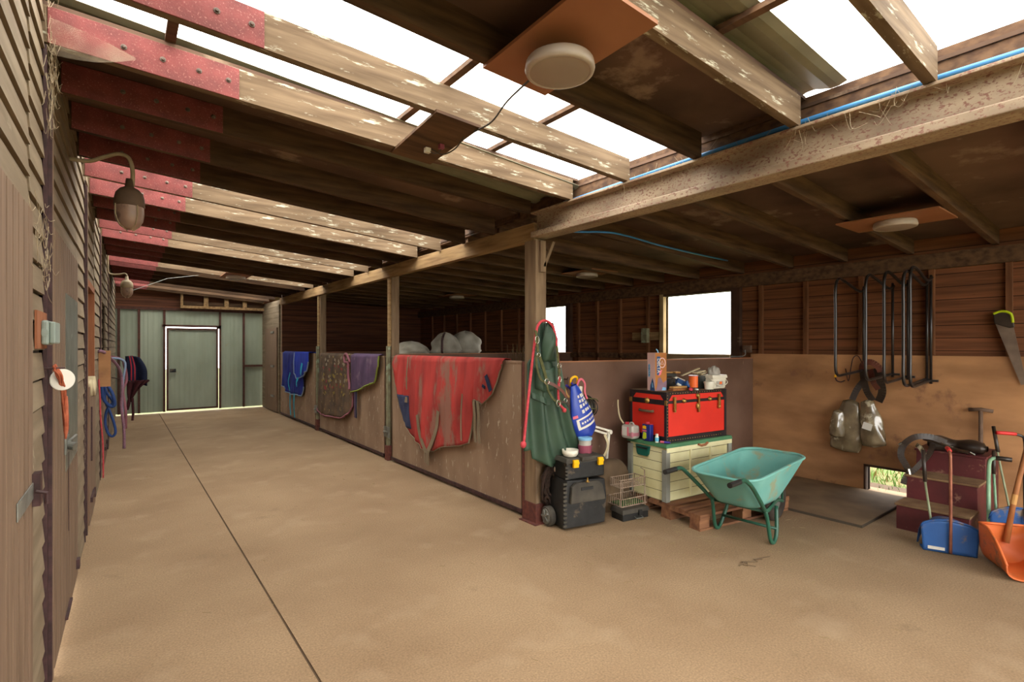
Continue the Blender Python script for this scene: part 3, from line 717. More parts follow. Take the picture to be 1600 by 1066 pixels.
# ================================================================== POSTS, GATES, PARTITIONS
def post(label, y, x0, x1, y1, shoe, bracket):
    r = thing('timber_post', label, 'post', ((x0+x1)/2, (y+y1)/2, 0), 0, 'posts along the stalls')
    q = MB(); q.box(x0, x1, y, y1, .16 if shoe else 0, 2.485 if y < 3.5 else 2.62); q.build('shaft', X['post'], r, bevel=.006)
    if shoe:
        q = MB(); q.box(x0-.012, x1+.012, y-.012, y1+.012, 0, .17); q.box(x0-.05, x1+.06, y-.05, y1+.02, 0, .008); q.build('rusty_shoe', X['rust'], r)
        q = MB(); q.box(x1-.09, x1-.03, y-.03, y-.001, 2.2, 2.47); q.hexa([(x1-.06,y-.03,2.25),(x1-.03,y-.03,2.25),(x1-.03,y-.01,2.25),(x1-.06,y-.01,2.25),(x1+.05,y-.03,2.48),(x1+.08,y-.03,2.48),(x1+.08,y-.01,2.48),(x1+.05,y-.01,2.48)])
        q.build('timber_cleat', X['post'], r)
    return r
post('thick brown post with a rusty foot and the green coat hung on it', 3.46, 2.90, 3.02, 3.62, True, True)
post('brown post between the red rug and the purple rug', 6.58, 2.96, 3.07, 6.72, False, False)
post('brown post between the blue rug and the muddy patterned rug', 9.72, 2.96, 3.07, 9.86, False, False)

def gate(label, y0, y1, grp='stall gates'):
    r = thing('stall_gate', label, 'gate', (2.93, y0, 0), 0, grp)
    q = MB(); q.box(2.925, 2.945, y0+.02, y1-.02, .05, 1.405); q.build('ply_panel', X['gate'], r)
    q = MB(); q.box(2.91, 2.96, y0, y1, .03, .065); q.build('bottom_rail', X['stanch'], r)
    q = MB(); q.box(2.915, 2.955, y0, y1, 1.395, 1.415); q.build('top_rail', X['gate'], r)
    return r
gate('plywood stall gate with the big red rug over it', 3.68, 6.5)
gate('plywood stall gate with the patterned and purple rugs over it', 6.74, 9.64)
gate('plywood stall gate farthest away with the blue rug over it', 9.88, 12.5)
q = MB(); q.box(2.905, 2.935, 3.62, 3.66, 0, 1.41); tag(q.build('gate_stop', X['rust']), 'dark rust steel strip between the red-rug gate and the nearest post', 'strip')
for y, lab in ((6.62, 'green-painted steel gate post by the red rug'), (9.76, 'green-painted steel gate post by the blue rug')):
    r = thing('steel_gate_post', lab, 'post', (2.93, y, 0), 0, 'steel gate posts')
    q = MB(); q.box(2.905, 2.945, y-.028, y+.028, .2, 1.55); q.build('upper_tube', X['green_steel'], r)
    q = MB(); q.box(2.895, 2.955, y-.05, y+.05, 0, .2); q.build('rusty_foot', X['rust'], r)
    q = MB(); q.box(2.935, 2.958, y-.02, y+.05, 1.55, 2.48); q.build('pale_strip', X['tbeam'], r)
    q = MB(); q.box(2.88, 2.90, y-.10, y+.05, .32, .46); q.tube([(2.87, y-.08, .39), (2.87, y+.02, .39)], .015); q.build('latch', X['galv'], r)

def partition(label, a, c, h, m='part'):
    (x0, y0), (x1, y1) = a, c
    r = thing('stall_partition', label, 'partition', ((x0+x1)/2, (y0+y1)/2, 0), 0)
    q = MB(); q.hexa([(x0,y0-.0,0),(x1,y1-.0,0),(x1,y1+.025,0),(x0,y0+.025,0),(x0,y0,h),(x1,y1,h),(x1,y1+.025,h),(x0,y0+.025,h)]); q.build('ply_panel', X[m], r)
    q = MB(); q.hexa([(x0,y0-.006,h),(x1,y1-.006,h),(x1,y1+.04,h),(x0,y0+.04,h),(x0,y0-.006,h+.012),(x1,y1-.006,h+.012),(x1,y1+.04,h+.012),(x0,y0+.04,h+.012)]); q.build('top_rail', X['boardbrown'], r)
    return r
partition('dark brown plywood stall partition behind the red trunk and the green coat', (3.03, 3.62), (6.375, 3.345), 1.395)
partition('dark partition between the first and second stalls behind the big red rug', (3.08, 6.66), (6.43, 6.66), 1.43)
partition('dark partition between the second and third stalls, mostly behind the patterned rug', (3.08, 9.8), (6.43, 9.8), 1.43)

# ================================================================== RUGS HUNG OVER THE GATES
def rug_mesh(y_l, y_r, bot, rows=26, cols=60, seed=1, amp=.02, x=2.895, top=1.425, lean=None, back=.22, off=0):
    """cloth over the gate top: y runs from y_l (far) to y_r (near); bot(u)=hem height; lean(u, v)=sideways shift"""
    q = MB(); sd = seed*7.3
    def fn(u, v):
        y = y_l+(y_r-y_l)*u
        vb = .12
        if v < vb:      # behind the gate
            t = 1-v/vb; return (2.975+.004*math.sin(u*20), y, top-t*back)
        t = (v-vb)/(1-vb); zb = bot(u)
        if t < .05:
            k = t/.05; return (2.975-(2.975-(x-off))*k, y, top+.012*math.sin(k*PI))
        t = (t-.05)/.95
        z = top-(top-zb)*t
        fold = noise.noise((y*5+sd, z*.8, 0))*amp*2.4*min(1, t*2.2) + noise.noise((y*13+sd, z*1.6, 3))*amp*.8*min(1,t*2)
        yy = y+(lean(u, t) if lean else 0)
        return (x-off-.004-abs(fold)-fold*.3, yy, z)
    return q, fn
def pw(pts):
    def f(u):
        for (a, za), (c, zc) in zip(pts, pts[1:]):
            if u <= c: return za+(zc-za)*((u-a)/(c-a) if c > a else 0)
        return pts[-1][1]
    return f
def ribbon(pts, wd, th=.004, name='strap', m='binding', parent=None, normal=(-1,0,0)):
    q = MB(); P = curve(pts, 5); N = Vector(normal)
    for i in range(len(P)-1):
        d = (P[i+1]-P[i]).normalized(); s = d.cross(N).normalized()*wd/2
        q.bm.faces.new([q.bm.verts.new(p) for p in (P[i]-s, P[i]+s, P[i+1]+s, P[i+1]-s)])
    bmesh.ops.remove_doubles(q.bm, verts=q.bm.verts, dist=.0005)
    return q.build(name, X[m], parent, solid=th)

# big red rug
r = thing('horse_rug', 'big muddy red horse rug with grey straps hung over the nearest stall gate', 'horse rug', (2.9, 5.2, 1.41))
YL, YR = 6.33, 3.92
U = lambda y: (YL-y)/(YL-YR)
bt = pw([(0,1.20),(U(6.25),.95),(U(6.05),.60),(U(5.84),.46),(U(5.55),.335),(U(5.3),.33),(U(5.08),.42),(U(4.7),.49),(U(4.48),.555),(U(4.44),.77),(U(4.40),1.02),(U(4.28),.965),(U(4.07),1.10),(U(3.98),1.30),(1,1.38)])
q, fn = rug_mesh(YL, YR, bt, cols=80, seed=3, amp=.036)
q.grid(fn, 110, 34); q.build('rug_body', X['rugred'], r, smooth=True, solid=.006)
# hem binding follows the lower edge
us = [i/90 for i in range(91)]
hem = [fn(u, 1.0) for u in us]
q = MB(); q.tube([(p[0]-.003, p[1], p[2]) for p in hem], .009, 5, flat=.5); q.build('hem_binding', X['binding'], r)
q = MB(); q.tube([(fn(u, v)[0]-.006, fn(u, v)[1], fn(u, v)[2]) for u, v in [(U(5.93), .17+.02*i) for i in range(20)]], .008, 5); q.build('neck_seam', X['binding'], r)
def onrug(y, z): 
    u = U(y); zb = bt(u); t = (1.425-z)/(1.425-zb); return fn(u, .12+.88*(.05+.95*t))
q = MB()
def patch(u, v):
    y = 6.20-(.30)*u-(.16*v if u < .5 else .10*v)*1.0; z = .93-.40*v
    y = (6.21-.02*0)-.30*u - v*(.20-.10*u); p = onrug(max(5.78, y), max(z, bt(U(y))+.01)); return (p[0]-.010, p[1], p[2])
q.grid(patch, 10, 16); q.build('navy_lining', X['navy'], r, smooth=True, solid=.004)
q = MB(); p = onrug(5.95, .9); q.obox((p[0]-.016, 5.95, .88), (.006, .09, .07)); q.build('grey_tab', X['binding'], r)
def strap(pts, wd=.062, m='binding', off=.018):
    ribbon([(onrug(y, z)[0]-off if z > .3 else 2.86, y, z) for y, z in pts], wd, parent=r, m=m, name='strap')
strap([(5.66, .72), (5.58, .52), (5.47, .40), (5.40, .30)])
strap([(5.12, .82), (5.18, .62), (5.28, .46), (5.37, .33)])
strap([(5.38, .33), (5.375, .25), (5.38, .17)], .06)
strap([(5.42, .31), (5.44, .22), (5.43, .19)], .04)
for a in (4.40, 4.33): ribbon([(2.86, a, 1.0), (2.85, a-.04, .85), (2.86, a-.02, .70), (2.86, a-.05, .58)], .04, parent=r)
strap([(4.62, 1.05), (4.63, .8), (4.62, .56)], .02)
q = MB(); q.obox((onrug(4.13, 1.2)[0]-.014, 4.13, 1.19), (.006, .05, .17), (-.5, 0, 0)); q.obox((onrug(4.22, 1.15)[0]-.014, 4.24, 1.15), (.006, .05, .03), (.4, 0, 0)); q.build('dark_tab', X['navy_cloth'], r)

# muddy patterned rug and purple rug (second gate)
r = thing('horse_rug', 'muddy brown patterned rug with pink edge on the middle stall gate', 'horse rug', (2.9, 8.7, 1.41))
YL, YR = 9.45, 7.86
U = lambda y: (YL-y)/(YL-YR)
bt = pw([(0,.42),(U(9.3),.335),(U(8.9),.35),(U(8.4),.372),(U(8.1),.44),(U(7.92),.56),(1,.62)])
ln = lambda u, t: (.16*max(0, 1-u*2)*t)-.0
q, fn = rug_mesh(YL, YR, bt, seed=5, amp=.03, lean=ln); q.grid(fn, 60, 26); q.build('rug_body', X['floral'], r, smooth=True, solid=.006)
q = MB(); q.tube([(fn(i/50,1)[0]-.004, fn(i/50,1)[1], fn(i/50,1)[2]) for i in range(51)], .012, 5); q.tube([(fn(1,.2+i/25*.8)[0]-.004, fn(1,.2+i/25*.8)[1], fn(1,.2+i/25*.8)[2]) for i in range(26)], .012, 5)
q.build('pink_edge', X['pink'], r)
rn = random.Random(9)
for mname, rows in (('dulldots', [1.34,1.27,1.02]), ('dullred', [1.2,.9]), ('dullgold', [1.1,.97,.8])):
    q = MB()
    for z in rows:
        for j in range(6):
            y = 9.15-.2*j+rn.uniform(-.09,.09); zz = z+rn.uniform(-.06,.04); u = U(y); t = (1.425-zz)/(1.425-bt(u)); p = fn(u, .12+.88*(.05+.95*t))
            q.obox((p[0]-.008, p[1], zz), (.004, .05+rn.uniform(0,.03), .028+rn.uniform(0,.02)), (rn.uniform(-.6,.6), 0, 0))
    o = q.build('floral_print', X[mname], r); o['kind'] = 'stuff'
q = MB(); q.obox((2.84, 9.05, .83), (.004, .12, .06), (.2,0,0)); q.build('red_motif', X['dullred'], r)
r = thing('horse_rug', 'purple rug with lime green edge beside the patterned rug on the middle stall gate', 'horse rug', (2.9, 7.3, 1.41))
YL, YR = 7.88, 6.80
U = lambda y: (YL-y)/(YL-YR)
bt = pw([(0,.84),(U(7.6),.88),(U(7.3),.96),(U(6.95),1.04),(U(6.86),1.2),(1,1.28)])
q, fn = rug_mesh(YL, YR, bt, seed=8, amp=.02, off=.02); q.grid(fn, 40, 22); q.build('rug_body', X['purple'], r, smooth=True, solid=.006)
q = MB(); q.tube([(fn(i/40,1)[0]-.004, fn(i/40,1)[1], fn(i/40,1)[2]) for i in range(41)]+[(fn(1,1-i/20*.8)[0]-.004, fn(1,1)[1], fn(1,1-i/20*.8)[2]) for i in range(1,20)], .012, 5); q.build('lime_edge', X['limeedge'], r)
for a, m in ((7.72, 'purple'), (7.66, 'navy_cloth')): ribbon([(2.87, a, .9), (2.86, a-.02, .7), (2.87, a, .46)], .05, parent=r, m=m)
q = MB(); q.tube(curve([(2.86, 7.9, 1.30), (2.84, 8.0, 1.42), (2.85, 8.12, 1.40), (2.84, 8.08, 1.30), (2.85, 7.95, 1.28), (2.84, 7.93, 1.1), (2.85, 7.9, .95), (2.84, 7.88, .88)]), .02, 6); q.build('twisted_strap', X['pink'], r, smooth=True)

# blue rug (farthest gate): hood part overlapping the body
r = thing('horse_rug', 'royal blue rug with pale edging and cyan straps on the farthest stall gate', 'horse rug', (2.9, 11.2, 1.41))
YL, YR = 12.15, 10.5
U = lambda y: (YL-y)/(YL-YR)
bt = pw([(0,.69),(U(11.8),.62),(U(11.45),.545),(U(10.9),.57),(U(10.6),.57),(1,.75)])
q, fn = rug_mesh(YL, YR, bt, seed=11, amp=.035); q.grid(fn, 50, 22); q.build('rug_body', X['royal'], r, smooth=True, solid=.006)
q = MB(); q.tube([(fn(i/40,1)[0]-.004, fn(i/40,1)[1], fn(i/40,1)[2]) for i in range(41)], .012, 5)
YL, YR = 10.98, 10.02
bt2 = pw([(0,1.0),(.2,.90),(.6,.96),(.9,1.08),(1,1.25)])
q2, fn2 = rug_mesh(YL, YR, bt2, seed=12, amp=.02, off=.05, top=1.44)
q2.grid(fn2, 30, 18); q2.build('neck_cover', X['royal2'], r, smooth=True, solid=.006)
q.tube([(fn2(0,.2+.8*i/20)[0]-.004, fn2(0,.2+.8*i/20)[1], fn2(0,.2+.8*i/20)[2]) for i in range(21)]+[(fn2(i/30,1)[0]-.004, fn2(i/30,1)[1], fn2(i/30,1)[2]) for i in range(31)], .014, 5)
q.build('pale_edging', X['lightblue'], r)
for y, z0, z1 in ((11.45, .58, .10), (11.15, .58, .08)): ribbon([(2.87, y, z0), (2.86, y-.02, (z0+z1)/2), (2.88, y, z1)], .06, parent=r, m='cyan')
ribbon([(2.80, 10.6, .92), (2.80, 10.7, .85), (2.82, 10.78, .76)], .06, parent=r, m='cyan'); ribbon([(2.80, 10.32, 1.22), (2.79, 10.36, 1.1), (2.80, 10.42, 1.0)], .08, parent=r, m='cyan')
ribbon([(2.83, 11.3, 1.0), (2.83, 11.45, .8), (2.85, 11.4, .62)], .04, parent=r, m='cyan')

# straw bales and pale bulk bags inside the second stall
def bale(x, y, z, lab):
    q = MB(); q.box(x, x+.95, y, y+.5, z, z+.45); o = q.build('straw_bale', X['bale'], bevel=.03); tag(o, lab, 'bale', 'straw bales in the second stall')
for lv in range(3):
    for j, xx in enumerate((3.3, 4.3, 5.3)):
        bale(xx, 7.4, lv*.45, 'straw bale in the second stall, %s layer, %s of its row' % (('bottom','middle','top')[lv], ('nearest the gate','centre','nearest the windows')[j]))
def bulkbag(label, c, rx, ry, h, seed, strap=True):
    r = thing('bulk_bag', label, 'bag', (c[0], c[1], c[2]), 0, 'pale bags inside the second stall')
    def fn(u, v):
        a = u*2*PI; t = v
        prof = math.sin(min(1, t*1.02)*PI)**.28 if 0 < t < 1 else 0
        k = (.72+.28*(1-t)) if t > .3 else 1
        n = 1+.24*noise.noise((math.cos(a)*1.9+seed, math.sin(a)*1.9, t*3.5))
        ca, sa = math.cos(a), math.sin(a)
        e = .7
        return (c[0]+rx*prof*k*n*math.copysign(abs(ca)**e, ca), c[1]+ry*prof*k*n*math.copysign(abs(sa)**e, sa), c[2]+h*t*(1+.05*math.sin(a*3+seed)))
    q = MB(); q.grid(fn, 36, 20, closeu=True); q.build('bag_body', X['bulkbag'], r, smooth=True)
    if strap:
        q = MB(); pts = [Vector(fn(.62+.0*i, .03+.94*i/20)) for i in range(21)]
        q.tube([p+Vector((0,-.01,.01)) for p in pts], .02, 6, flat=.5); q.build('dark_strap', X['stanch'], r)
    return r
bulkbag('large pale bulk bag with a dark strap on straw bales behind the red rug', (4.40, 7.62, 1.35), .25, .25, .42, 1)
bulkbag('large pale bulk bag nearest the far stall window, bulging over the red rug gate', (4.80, 7.65, 1.35), .30, .27, .45, 4, False)
bulkbag('low slumped grey bag behind the post beside the red rug', (3.78, 7.64, 1.35), .30, .25, .27, 6, False)

# ================================================================== GREEN COAT, ROPE AND BRIDLE ON THE NEAREST POST
r = thing('waxed_coat', 'long bottle-green waterproof coat hanging from the nearest post', 'coat', (2.93, 3.40, 1.75))
zs = [1.755, 1.73, 1.66, 1.55, 1.46, 1.41, 1.2, 1.0, .8, .62, .55]
lf = [2.91, 2.875, 2.86, 2.84, 2.79, 2.725, 2.71, 2.70, 2.69, 2.68, 2.70]
rt = [2.95, 2.985, 3.01, 3.02, 3.05, 3.11, 3.16, 3.20, 3.27, 3.36, 3.38]
def interp(z, arr):
    for i in range(len(zs)-1):
        if z >= zs[i+1]: t = (zs[i]-z)/(zs[i]-zs[i+1]); return arr[i]+(arr[i+1]-arr[i])*t
    return arr[-1]
def coat(u, v):
    hem = .56+.05*math.sin(u*9+1)-.0*u+(.07 if u < .12 else 0)
    z = 1.755-(1.755-hem)*v; a, c = interp(z, lf), interp(z, rt)
    x = a+(c-a)*u; dep = min(1, v*3)
    f = .055*math.sin(u*PI)**.5*dep + .030*dep*math.sin(u*21+z*1.5)*min(1, v*1.6) + .014*noise.noise((u*9, z*1.2, 2))
    return (x, 3.435-f-.02*dep-.03, z)
q = MB(); q.grid(coat, 70, 50); q.build('coat_body', X['cape'], r, smooth=True, solid=.006)
def hood(u, v):
    a = u*PI; z = 1.75-.33*v; wv = .035+.055*math.sin(min(1, v*1.3)*PI/2)
    x = 2.94-math.cos(a)*wv*(1-.25*v); return (x, 3.37-.055*math.sin(a)*(.5+.6*math.sin(v*PI))-.01*math.sin(a*3+v*6)-.03, z)
q = MB(); q.grid(hood, 18, 16); q.build('hood', X['cape'], r, smooth=True, solid=.006)
q = MB(); q.lathe([(0,-.012),(.02,-.008),(.03,.0),(.034,.012)], (2.955, 3.285, 1.60), 14, M=Matrix.Rotation(PI/2, 4, 'X'), sy=1.3); q.build('hood_hollow', X['capein'], r, smooth=True)
def cwalk(x, z, off): 
    a, c = interp(z, lf), interp(z, rt); u = (x-a)/(c-a); hem = .56; v = (1.755-z)/(1.755-hem); p = coat(u, v); return (p[0], p[1]-off, p[2])
q = MB(); q.grid(lambda u, v: (lambda p: (p[0], p[1], p[2]))(cwalk(2.77+.17*u, 1.14-.05*v-.02*u, .016+.01*v)), 8, 3); q.build('pocket_flap', X['cape'], r, solid=.008)
q = MB(); q.grid(lambda u, v: cwalk(2.79+.22*u, 1.36-.18*v, .012+.012*v), 12, 6); q.build('shoulder_cape', X['cape'], r, smooth=True, solid=.006)

q = MB(); q.tube(curve([(2.665, 3.28, .76), (2.70, 3.285, 1.0), (2.745, 3.29, 1.3), (2.80, 3.30, 1.6), (2.84, 3.31, 1.72), (2.90, 3.31, 1.765), (2.97, 3.30, 1.745), (3.01, 3.285, 1.66), (3.035, 3.275, 1.45), (3.04, 3.265, 1.3), (3.02, 3.255, 1.14), (3.03, 3.25, 1.06), (3.08, 3.25, 1.01)], 6), .0115, 8)
q.lathe([(0,.03),(.02,.02),(.026,0),(.02,-.02),(0,-.03)], (2.66, 3.28, .75), 10); q.lathe([(0,.022),(.018,.012),(.02,0),(.016,-.015),(0,-.02)], (3.085, 3.25, 1.0), 10)
q.xf = lambda c: c+Vector((-.045,0,0))
tag(q.build('lead_rope', X['rope_red'], smooth=True), 'coral red rope with knotted ends draped over the green coat', 'rope')

r = thing('headcollar', 'olive and brown leather headcollar with silver rings hung on the green coat', 'headcollar', (2.95, 3.24, 1.6))
def strapq(pts, wd, m): ribbon(pts, wd, .006, 'strap', m, r, (0,-1,0))
strapq([(2.86, 3.26, 1.68), (2.865, 3.25, 1.58), (2.875, 3.25, 1.50)], .022, 'webolive')
strapq([(2.88, 3.25, 1.49), (2.92, 3.24, 1.38), (2.955, 3.235, 1.27)], .028, 'webolive')
strapq([(2.862, 3.255, 1.48), (2.855, 3.24, 1.38), (2.89, 3.235, 1.28), (2.95, 3.23, 1.24), (2.97, 3.23, 1.18), (3.03, 3.225, 1.10), (3.10, 3.22, 1.08)], .018, 'webolive')
strapq([(2.965, 3.232, 1.25), (3.04, 3.225, 1.22), (3.12, 3.222, 1.17), (3.17, 3.22, 1.11)], .026, 'brownleather')
strapq([(3.06, 3.225, 1.55), (3.075, 3.225, 1.44), (3.09, 3.225, 1.30)], .022, 'webolive')
strapq([(3.08, 3.222, 1.08), (3.16, 3.22, 1.07), (3.20, 3.22, 1.03)], .02, 'leather')
def ring(c, R, parent, m='nickel', w=.0035, flat=1.0):
    q = MB(); q.tube([(c[0]+R*math.cos(t), c[1], c[2]+R*math.sin(t)*flat) for t in [2*PI*i/16 for i in range(16)]], w, 6, closed=True); return q.build('ring', X[m], parent, smooth=True)
for c, R, fl in (((2.862,3.245,1.60),.02,1.6), ((2.875,3.24,1.475),.018,1), ((2.955,3.228,1.255),.025,1), ((3.085,3.22,1.385),.022,1), ((3.09,3.22,1.27),.018,1.5), ((3.07,3.215,1.07),.02,1.4), ((3.15,3.213,1.09),.018,1)):
    ring(c, R, r, flat=fl)
for ch in [o for o in bpy.data.objects if o.parent == r]:
    for v in ch.data.vertices: v.co.x -= .13
r = thing('dark_haynet', 'dark coiled haynet hanging low behind the wheeled tool chest against the post', 'haynet', (3.0, 3.4, .3))
q = MB(); rn = random.Random(3)
for i in range(14):
    R = .10+.006*i; q.tube([(3.015+rn.uniform(-.02,.02)+.02*math.cos(t)+(R-.06)*.6*math.cos(t), 3.40+rn.uniform(-.03,.02), .34+R*1.05*math.sin(t)) for t in [2*PI*j/14 for j in range(14)]], .014, 5, closed=True)
q.build('coil', X['hay_dark'], r, smooth=True)
q = MB(); q.tube(curve([(3.03, 3.40, .50), (3.02, 3.38, .58), (3.05, 3.37, .64), (3.06, 3.36, .56), (3.03, 3.36, .47), (3.06, 3.35, .44)]), .008, 6); q.build('hanging_cord', X['wire'], r, smooth=True)

# ================================================================== WHEELED TOOL CHEST
A = math.atan2(3.059-3.125, 3.33-2.918)
r = thing('wheeled_tool_chest', 'black wheeled tool chest in front of the nearest post below the coat', 'tool chest', (2.95, 3.14, 0), A-.02)
q = MB()   # lower bin: tapered front with sloping upper flap
q.prism([(0,.02),(.42,.02),(.44,.24),(.42,.40),(.03,.42),(-.0,.24)], 'y', .02, .30); q.build('lower_bin', X['black'], r, local=True, bevel=.008)
q = MB(); q.hexa([(.03,.015,.22),(.42,.015,.22),(.39,.03,.235),(.06,.03,.235),(.05,-.0,.27),(.40,-.0,.27),(.34,.03,.40),(.10,.03,.40)]) if False else None
q.prism([(.05,.23),(.41,.23),(.37,.37),(.33,.40),(.10,.40),(.06,.37)], 'y', -.012, .02); q.build('front_flap', X['dusty_black'], r, local=True, bevel=.006)
q = MB(); q.box(.15, .27, -.018, -.012, .335, .36); q.build('flap_grip', X['black'], r, local=True)
q = MB(); q.lathe([(0,0),(.014,0),(.016,.01),(.006,.02),(.006,.035),(0,.04)], (.21, -.02, .40), 10); q.build('brass_catch', X['brass'], r, local=True)
q = MB(); q.box(.04, .43, .04, .30, .42, .56); q.build('upper_box', X['black'], r, local=True, bevel=.01)
q = MB(); q.box(.025, .445, .02, .32, .56, .60, top=(.02,.03)); q.box(.17, .31, .0, .12, .575, .612); q.build('lid', X['dusty_black'], r, local=True, bevel=.008)
for xx in (.09, .345):
    q = MB(); q.box(xx, xx+.05, .005, .03, .525, .59); q.box(xx-.003, xx+.053, -.0, .01, .555, .575); q.build('yellow_clip', X['yellow'], r, local=True, bevel=.003)
q = MB(); q.lathe([(0,-.03),(.075,-.03),(.085,-.02),(.085,.02),(.075,.03),(0,.03)], (-.035, .21, .086), 28, M=Matrix.Rotation(PI/2, 4, 'Y')); q.build('tyre', X['dusty_black'], r, local=True, smooth=False)
q = MB()
q.lathe([(0,-.036),(.06,-.034),(.066,-.030)], (-.035, .21, .086), 20, M=Matrix.Rotation(PI/2, 4, 'Y'))
for kk in range(5):
    an = kk*2*PI/5; q.bar((-.075, .21, .086), (-.075, .21+.055*math.cos(an), .086+.055*math.sin(an)), .014, .01, up=(1,0,0))
q.build('wheel_hub', X['galv'], r, local=True)
q = MB(); 
for zz in [.04+.035*i for i in range(11)]: q.box(-.012-.0, .022, .008, .022, zz, zz+.017)
q.build('ribbed_corner', X['dusty_black'], r, local=True); q = MB()
for zz in [.43+.03*i for i in range(4)]: q.box(.02, .05, .028, .042, zz, zz+.015)
q.build('ribbed_corner', X['dusty_black'], r, local=True)
# things on top of the chest
q = MB(); q.lathe([(0,0),(.055,0),(.068,.02),(.072,.055),(.066,.055),(.06,.02),(0,.012)], (3.10, 3.24, .603), 24)
tag(q.build('feed_bowl', X['white'], smooth=True), 'pale round bowl on top of the black tool chest', 'bowl')
r = thing('plastic_tub', 'pink and white round tub under the blue bag on the tool chest', 'tub', (3.30, 3.26, .603))
q = MB(); q.lathe([(0,0),(.058,0),(.064,.07),(0,.07)], (3.30, 3.26, .603), 22); q.build('pink_base', X['pinktub'], r, smooth=False)
q = MB(); q.lathe([(0,.07),(.055,.07),(.055,.115),(0,.115)], (3.30, 3.26, .603), 22); q.build('clear_middle', X['clearplastic'], r)
q = MB(); q.lathe([(0,.115),(.062,.115),(.064,.135),(.05,.14),(0,.14)], (3.30, 3.26, .603), 22); q.build('blue_lid', X['skyprint'], r)

# blue feed bag hung on the partition, leaning lower right
r = thing('feed_bag', 'blue plastic bag with white lettering hanging beside the green coat', 'bag', (3.3, 3.38, .75))
def bagf(u, v):
    cx = 3.235+.16*v; cz = 1.20-.46*v; wv = (.035+.095*math.sin(min(1, v*1.25)*PI/2))*(1 if v < .9 else math.sqrt(max(0,1-((v-.9)/.1)**2))*.9+.1)
    a = u*2*PI; ax = Vector((.8, 0, .30)).normalized(); n = 1+.08*noise.noise((math.cos(a)*2, math.sin(a)*2, v*4))
    return (cx+ax.x*wv*math.cos(a)*n, 3.34-.055*math.sin(a)*(.4+v)*n, cz+ax.z*wv*math.cos(a)*n)
q = MB(); q.grid(bagf, 30, 22, closeu=True); q.build('bag_body', X['bagblue'], r, smooth=True)
q = MB()
def band(v0, v1, u0, u1, ww=.0025):
    pts = [[bagf(u0+(u1-u0)*i/8, v0+(v1-v0)*j/3) for j in range(4)] for i in range(9)]
    for i in range(8):
        for j in range(3):
            q.bm.faces.new([q.bm.verts.new((p[0], p[1]-.004, p[2])) for p in (pts[i][j], pts[i+1][j], pts[i+1][j+1], pts[i][j+1])])
band(.76, .80, .04, .40); band(.60, .63, .04, .38); band(.60, .80, .36, .40)
rn = random.Random(5)
for v0 in (.18, .27, .36, .47):
    for i in range(4):
        u0 = .06+.06*i+rn.uniform(0,.015); band(v0+rn.uniform(0,.01), v0+.055+rn.uniform(0,.02), u0, u0+.04)
for i in range(7): band(.68, .715, .08+.038*i, .08+.038*i+.024)
q.build('white_lettering', X['whiteprint'], r)
q = MB(); band(.52, .57, .36, .46); q.build('pink_mark', X['pinklabel'], r)
# headcollars bunched above the bag
for lab, m, pts in (('yellow looped headcollar webbing above the blue bag', 'yellow', [(3.28,3.42,1.17),(3.27,3.41,1.24),(3.30,3.40,1.27),(3.34,3.40,1.26),(3.345,3.41,1.20),(3.31,3.41,1.16)]),
                    ('pink looped headcollar webbing above the blue bag', 'pinklabel', [(3.34,3.41,1.16),(3.35,3.39,1.23),(3.39,3.39,1.245),(3.43,3.39,1.20),(3.44,3.4,1.12),(3.47,3.4,1.06)]),
                    ('purple headcollar webbing tucked behind the blue bag', 'purpletube', [(3.20,3.40,1.20),(3.24,3.38,1.16),(3.26,3.37,1.10),(3.29,3.38,1.16),(3.27,3.40,1.22)]),
                    ('olive and tan headcollar strap crossing behind the blue bag', 'tan', [(3.16,3.38,1.18),(3.20,3.37,1.10),(3.27,3.37,1.10),(3.30,3.38,1.07)])):
    tag(ribbon(curve(pts, 3), .02, .006, 'headcollar', m, None, (0,-1,.3)), lab, 'headcollar', 'headcollars above the blue bag')
q = MB(); q.obox((3.345, 3.37, 1.135), (.04, .03, .10), (0,.1,0)); tag(q.build('sweat_scraper', X['white'], bevel=.006), 'white plastic grooming tool among the headcollars', 'brush')
# helmet
r = thing('riding_helmet', 'dark olive riding helmet hung on the brown partition beside the blue bag', 'helmet', (3.55, 3.5, .95))
q = MB()
def hel(u, v):
    a = u*2*PI; t = v*PI*.62; R = math.sin(t); return (3.61+.085*R*math.cos(a)+.01*v, 3.55-.13*math.cos(t)*0.9-.0+.02, .96+.115*R*math.sin(a))
q.grid(hel, 28, 12, closeu=True); q.build('shell', X['helmet'], r, smooth=True, solid=.008)
q = MB()
for dx in (-.04, 0, .04): q.tube([(3.61+dx*(1-.3*t*t), 3.55-.128*math.cos(t*.9)-.0+.012, .96+.1*math.sin(t*.9)) for t in [-1.2+.3*i for i in range(9)]], .006, 5)
q.build('vent_ridges', X['leather'], r, smooth=True)
q = MB(); q.tube(curve([(3.50,3.44,1.06),(3.58,3.40,1.05),(3.66,3.44,1.02)]), .006, 5); q.tube(curve([(3.44,3.45,.98),(3.52,3.40,.965),(3.60,3.40,.96)]), .006, 5); q.build('chin_strap', X['webolive'], r)
q = MB(); q.tube([(3.34, 3.575, 1.24), (3.34, 3.53, 1.24), (3.34, 3.52, 1.26)], .005, 6); q.tube([(3.34,3.53,1.24),(3.34,3.53,1.14)], .003, 5)
tag(q.build('wall_hook', X['stanch']), 'small dark hook on the brown partition above the headcollars', 'hook')
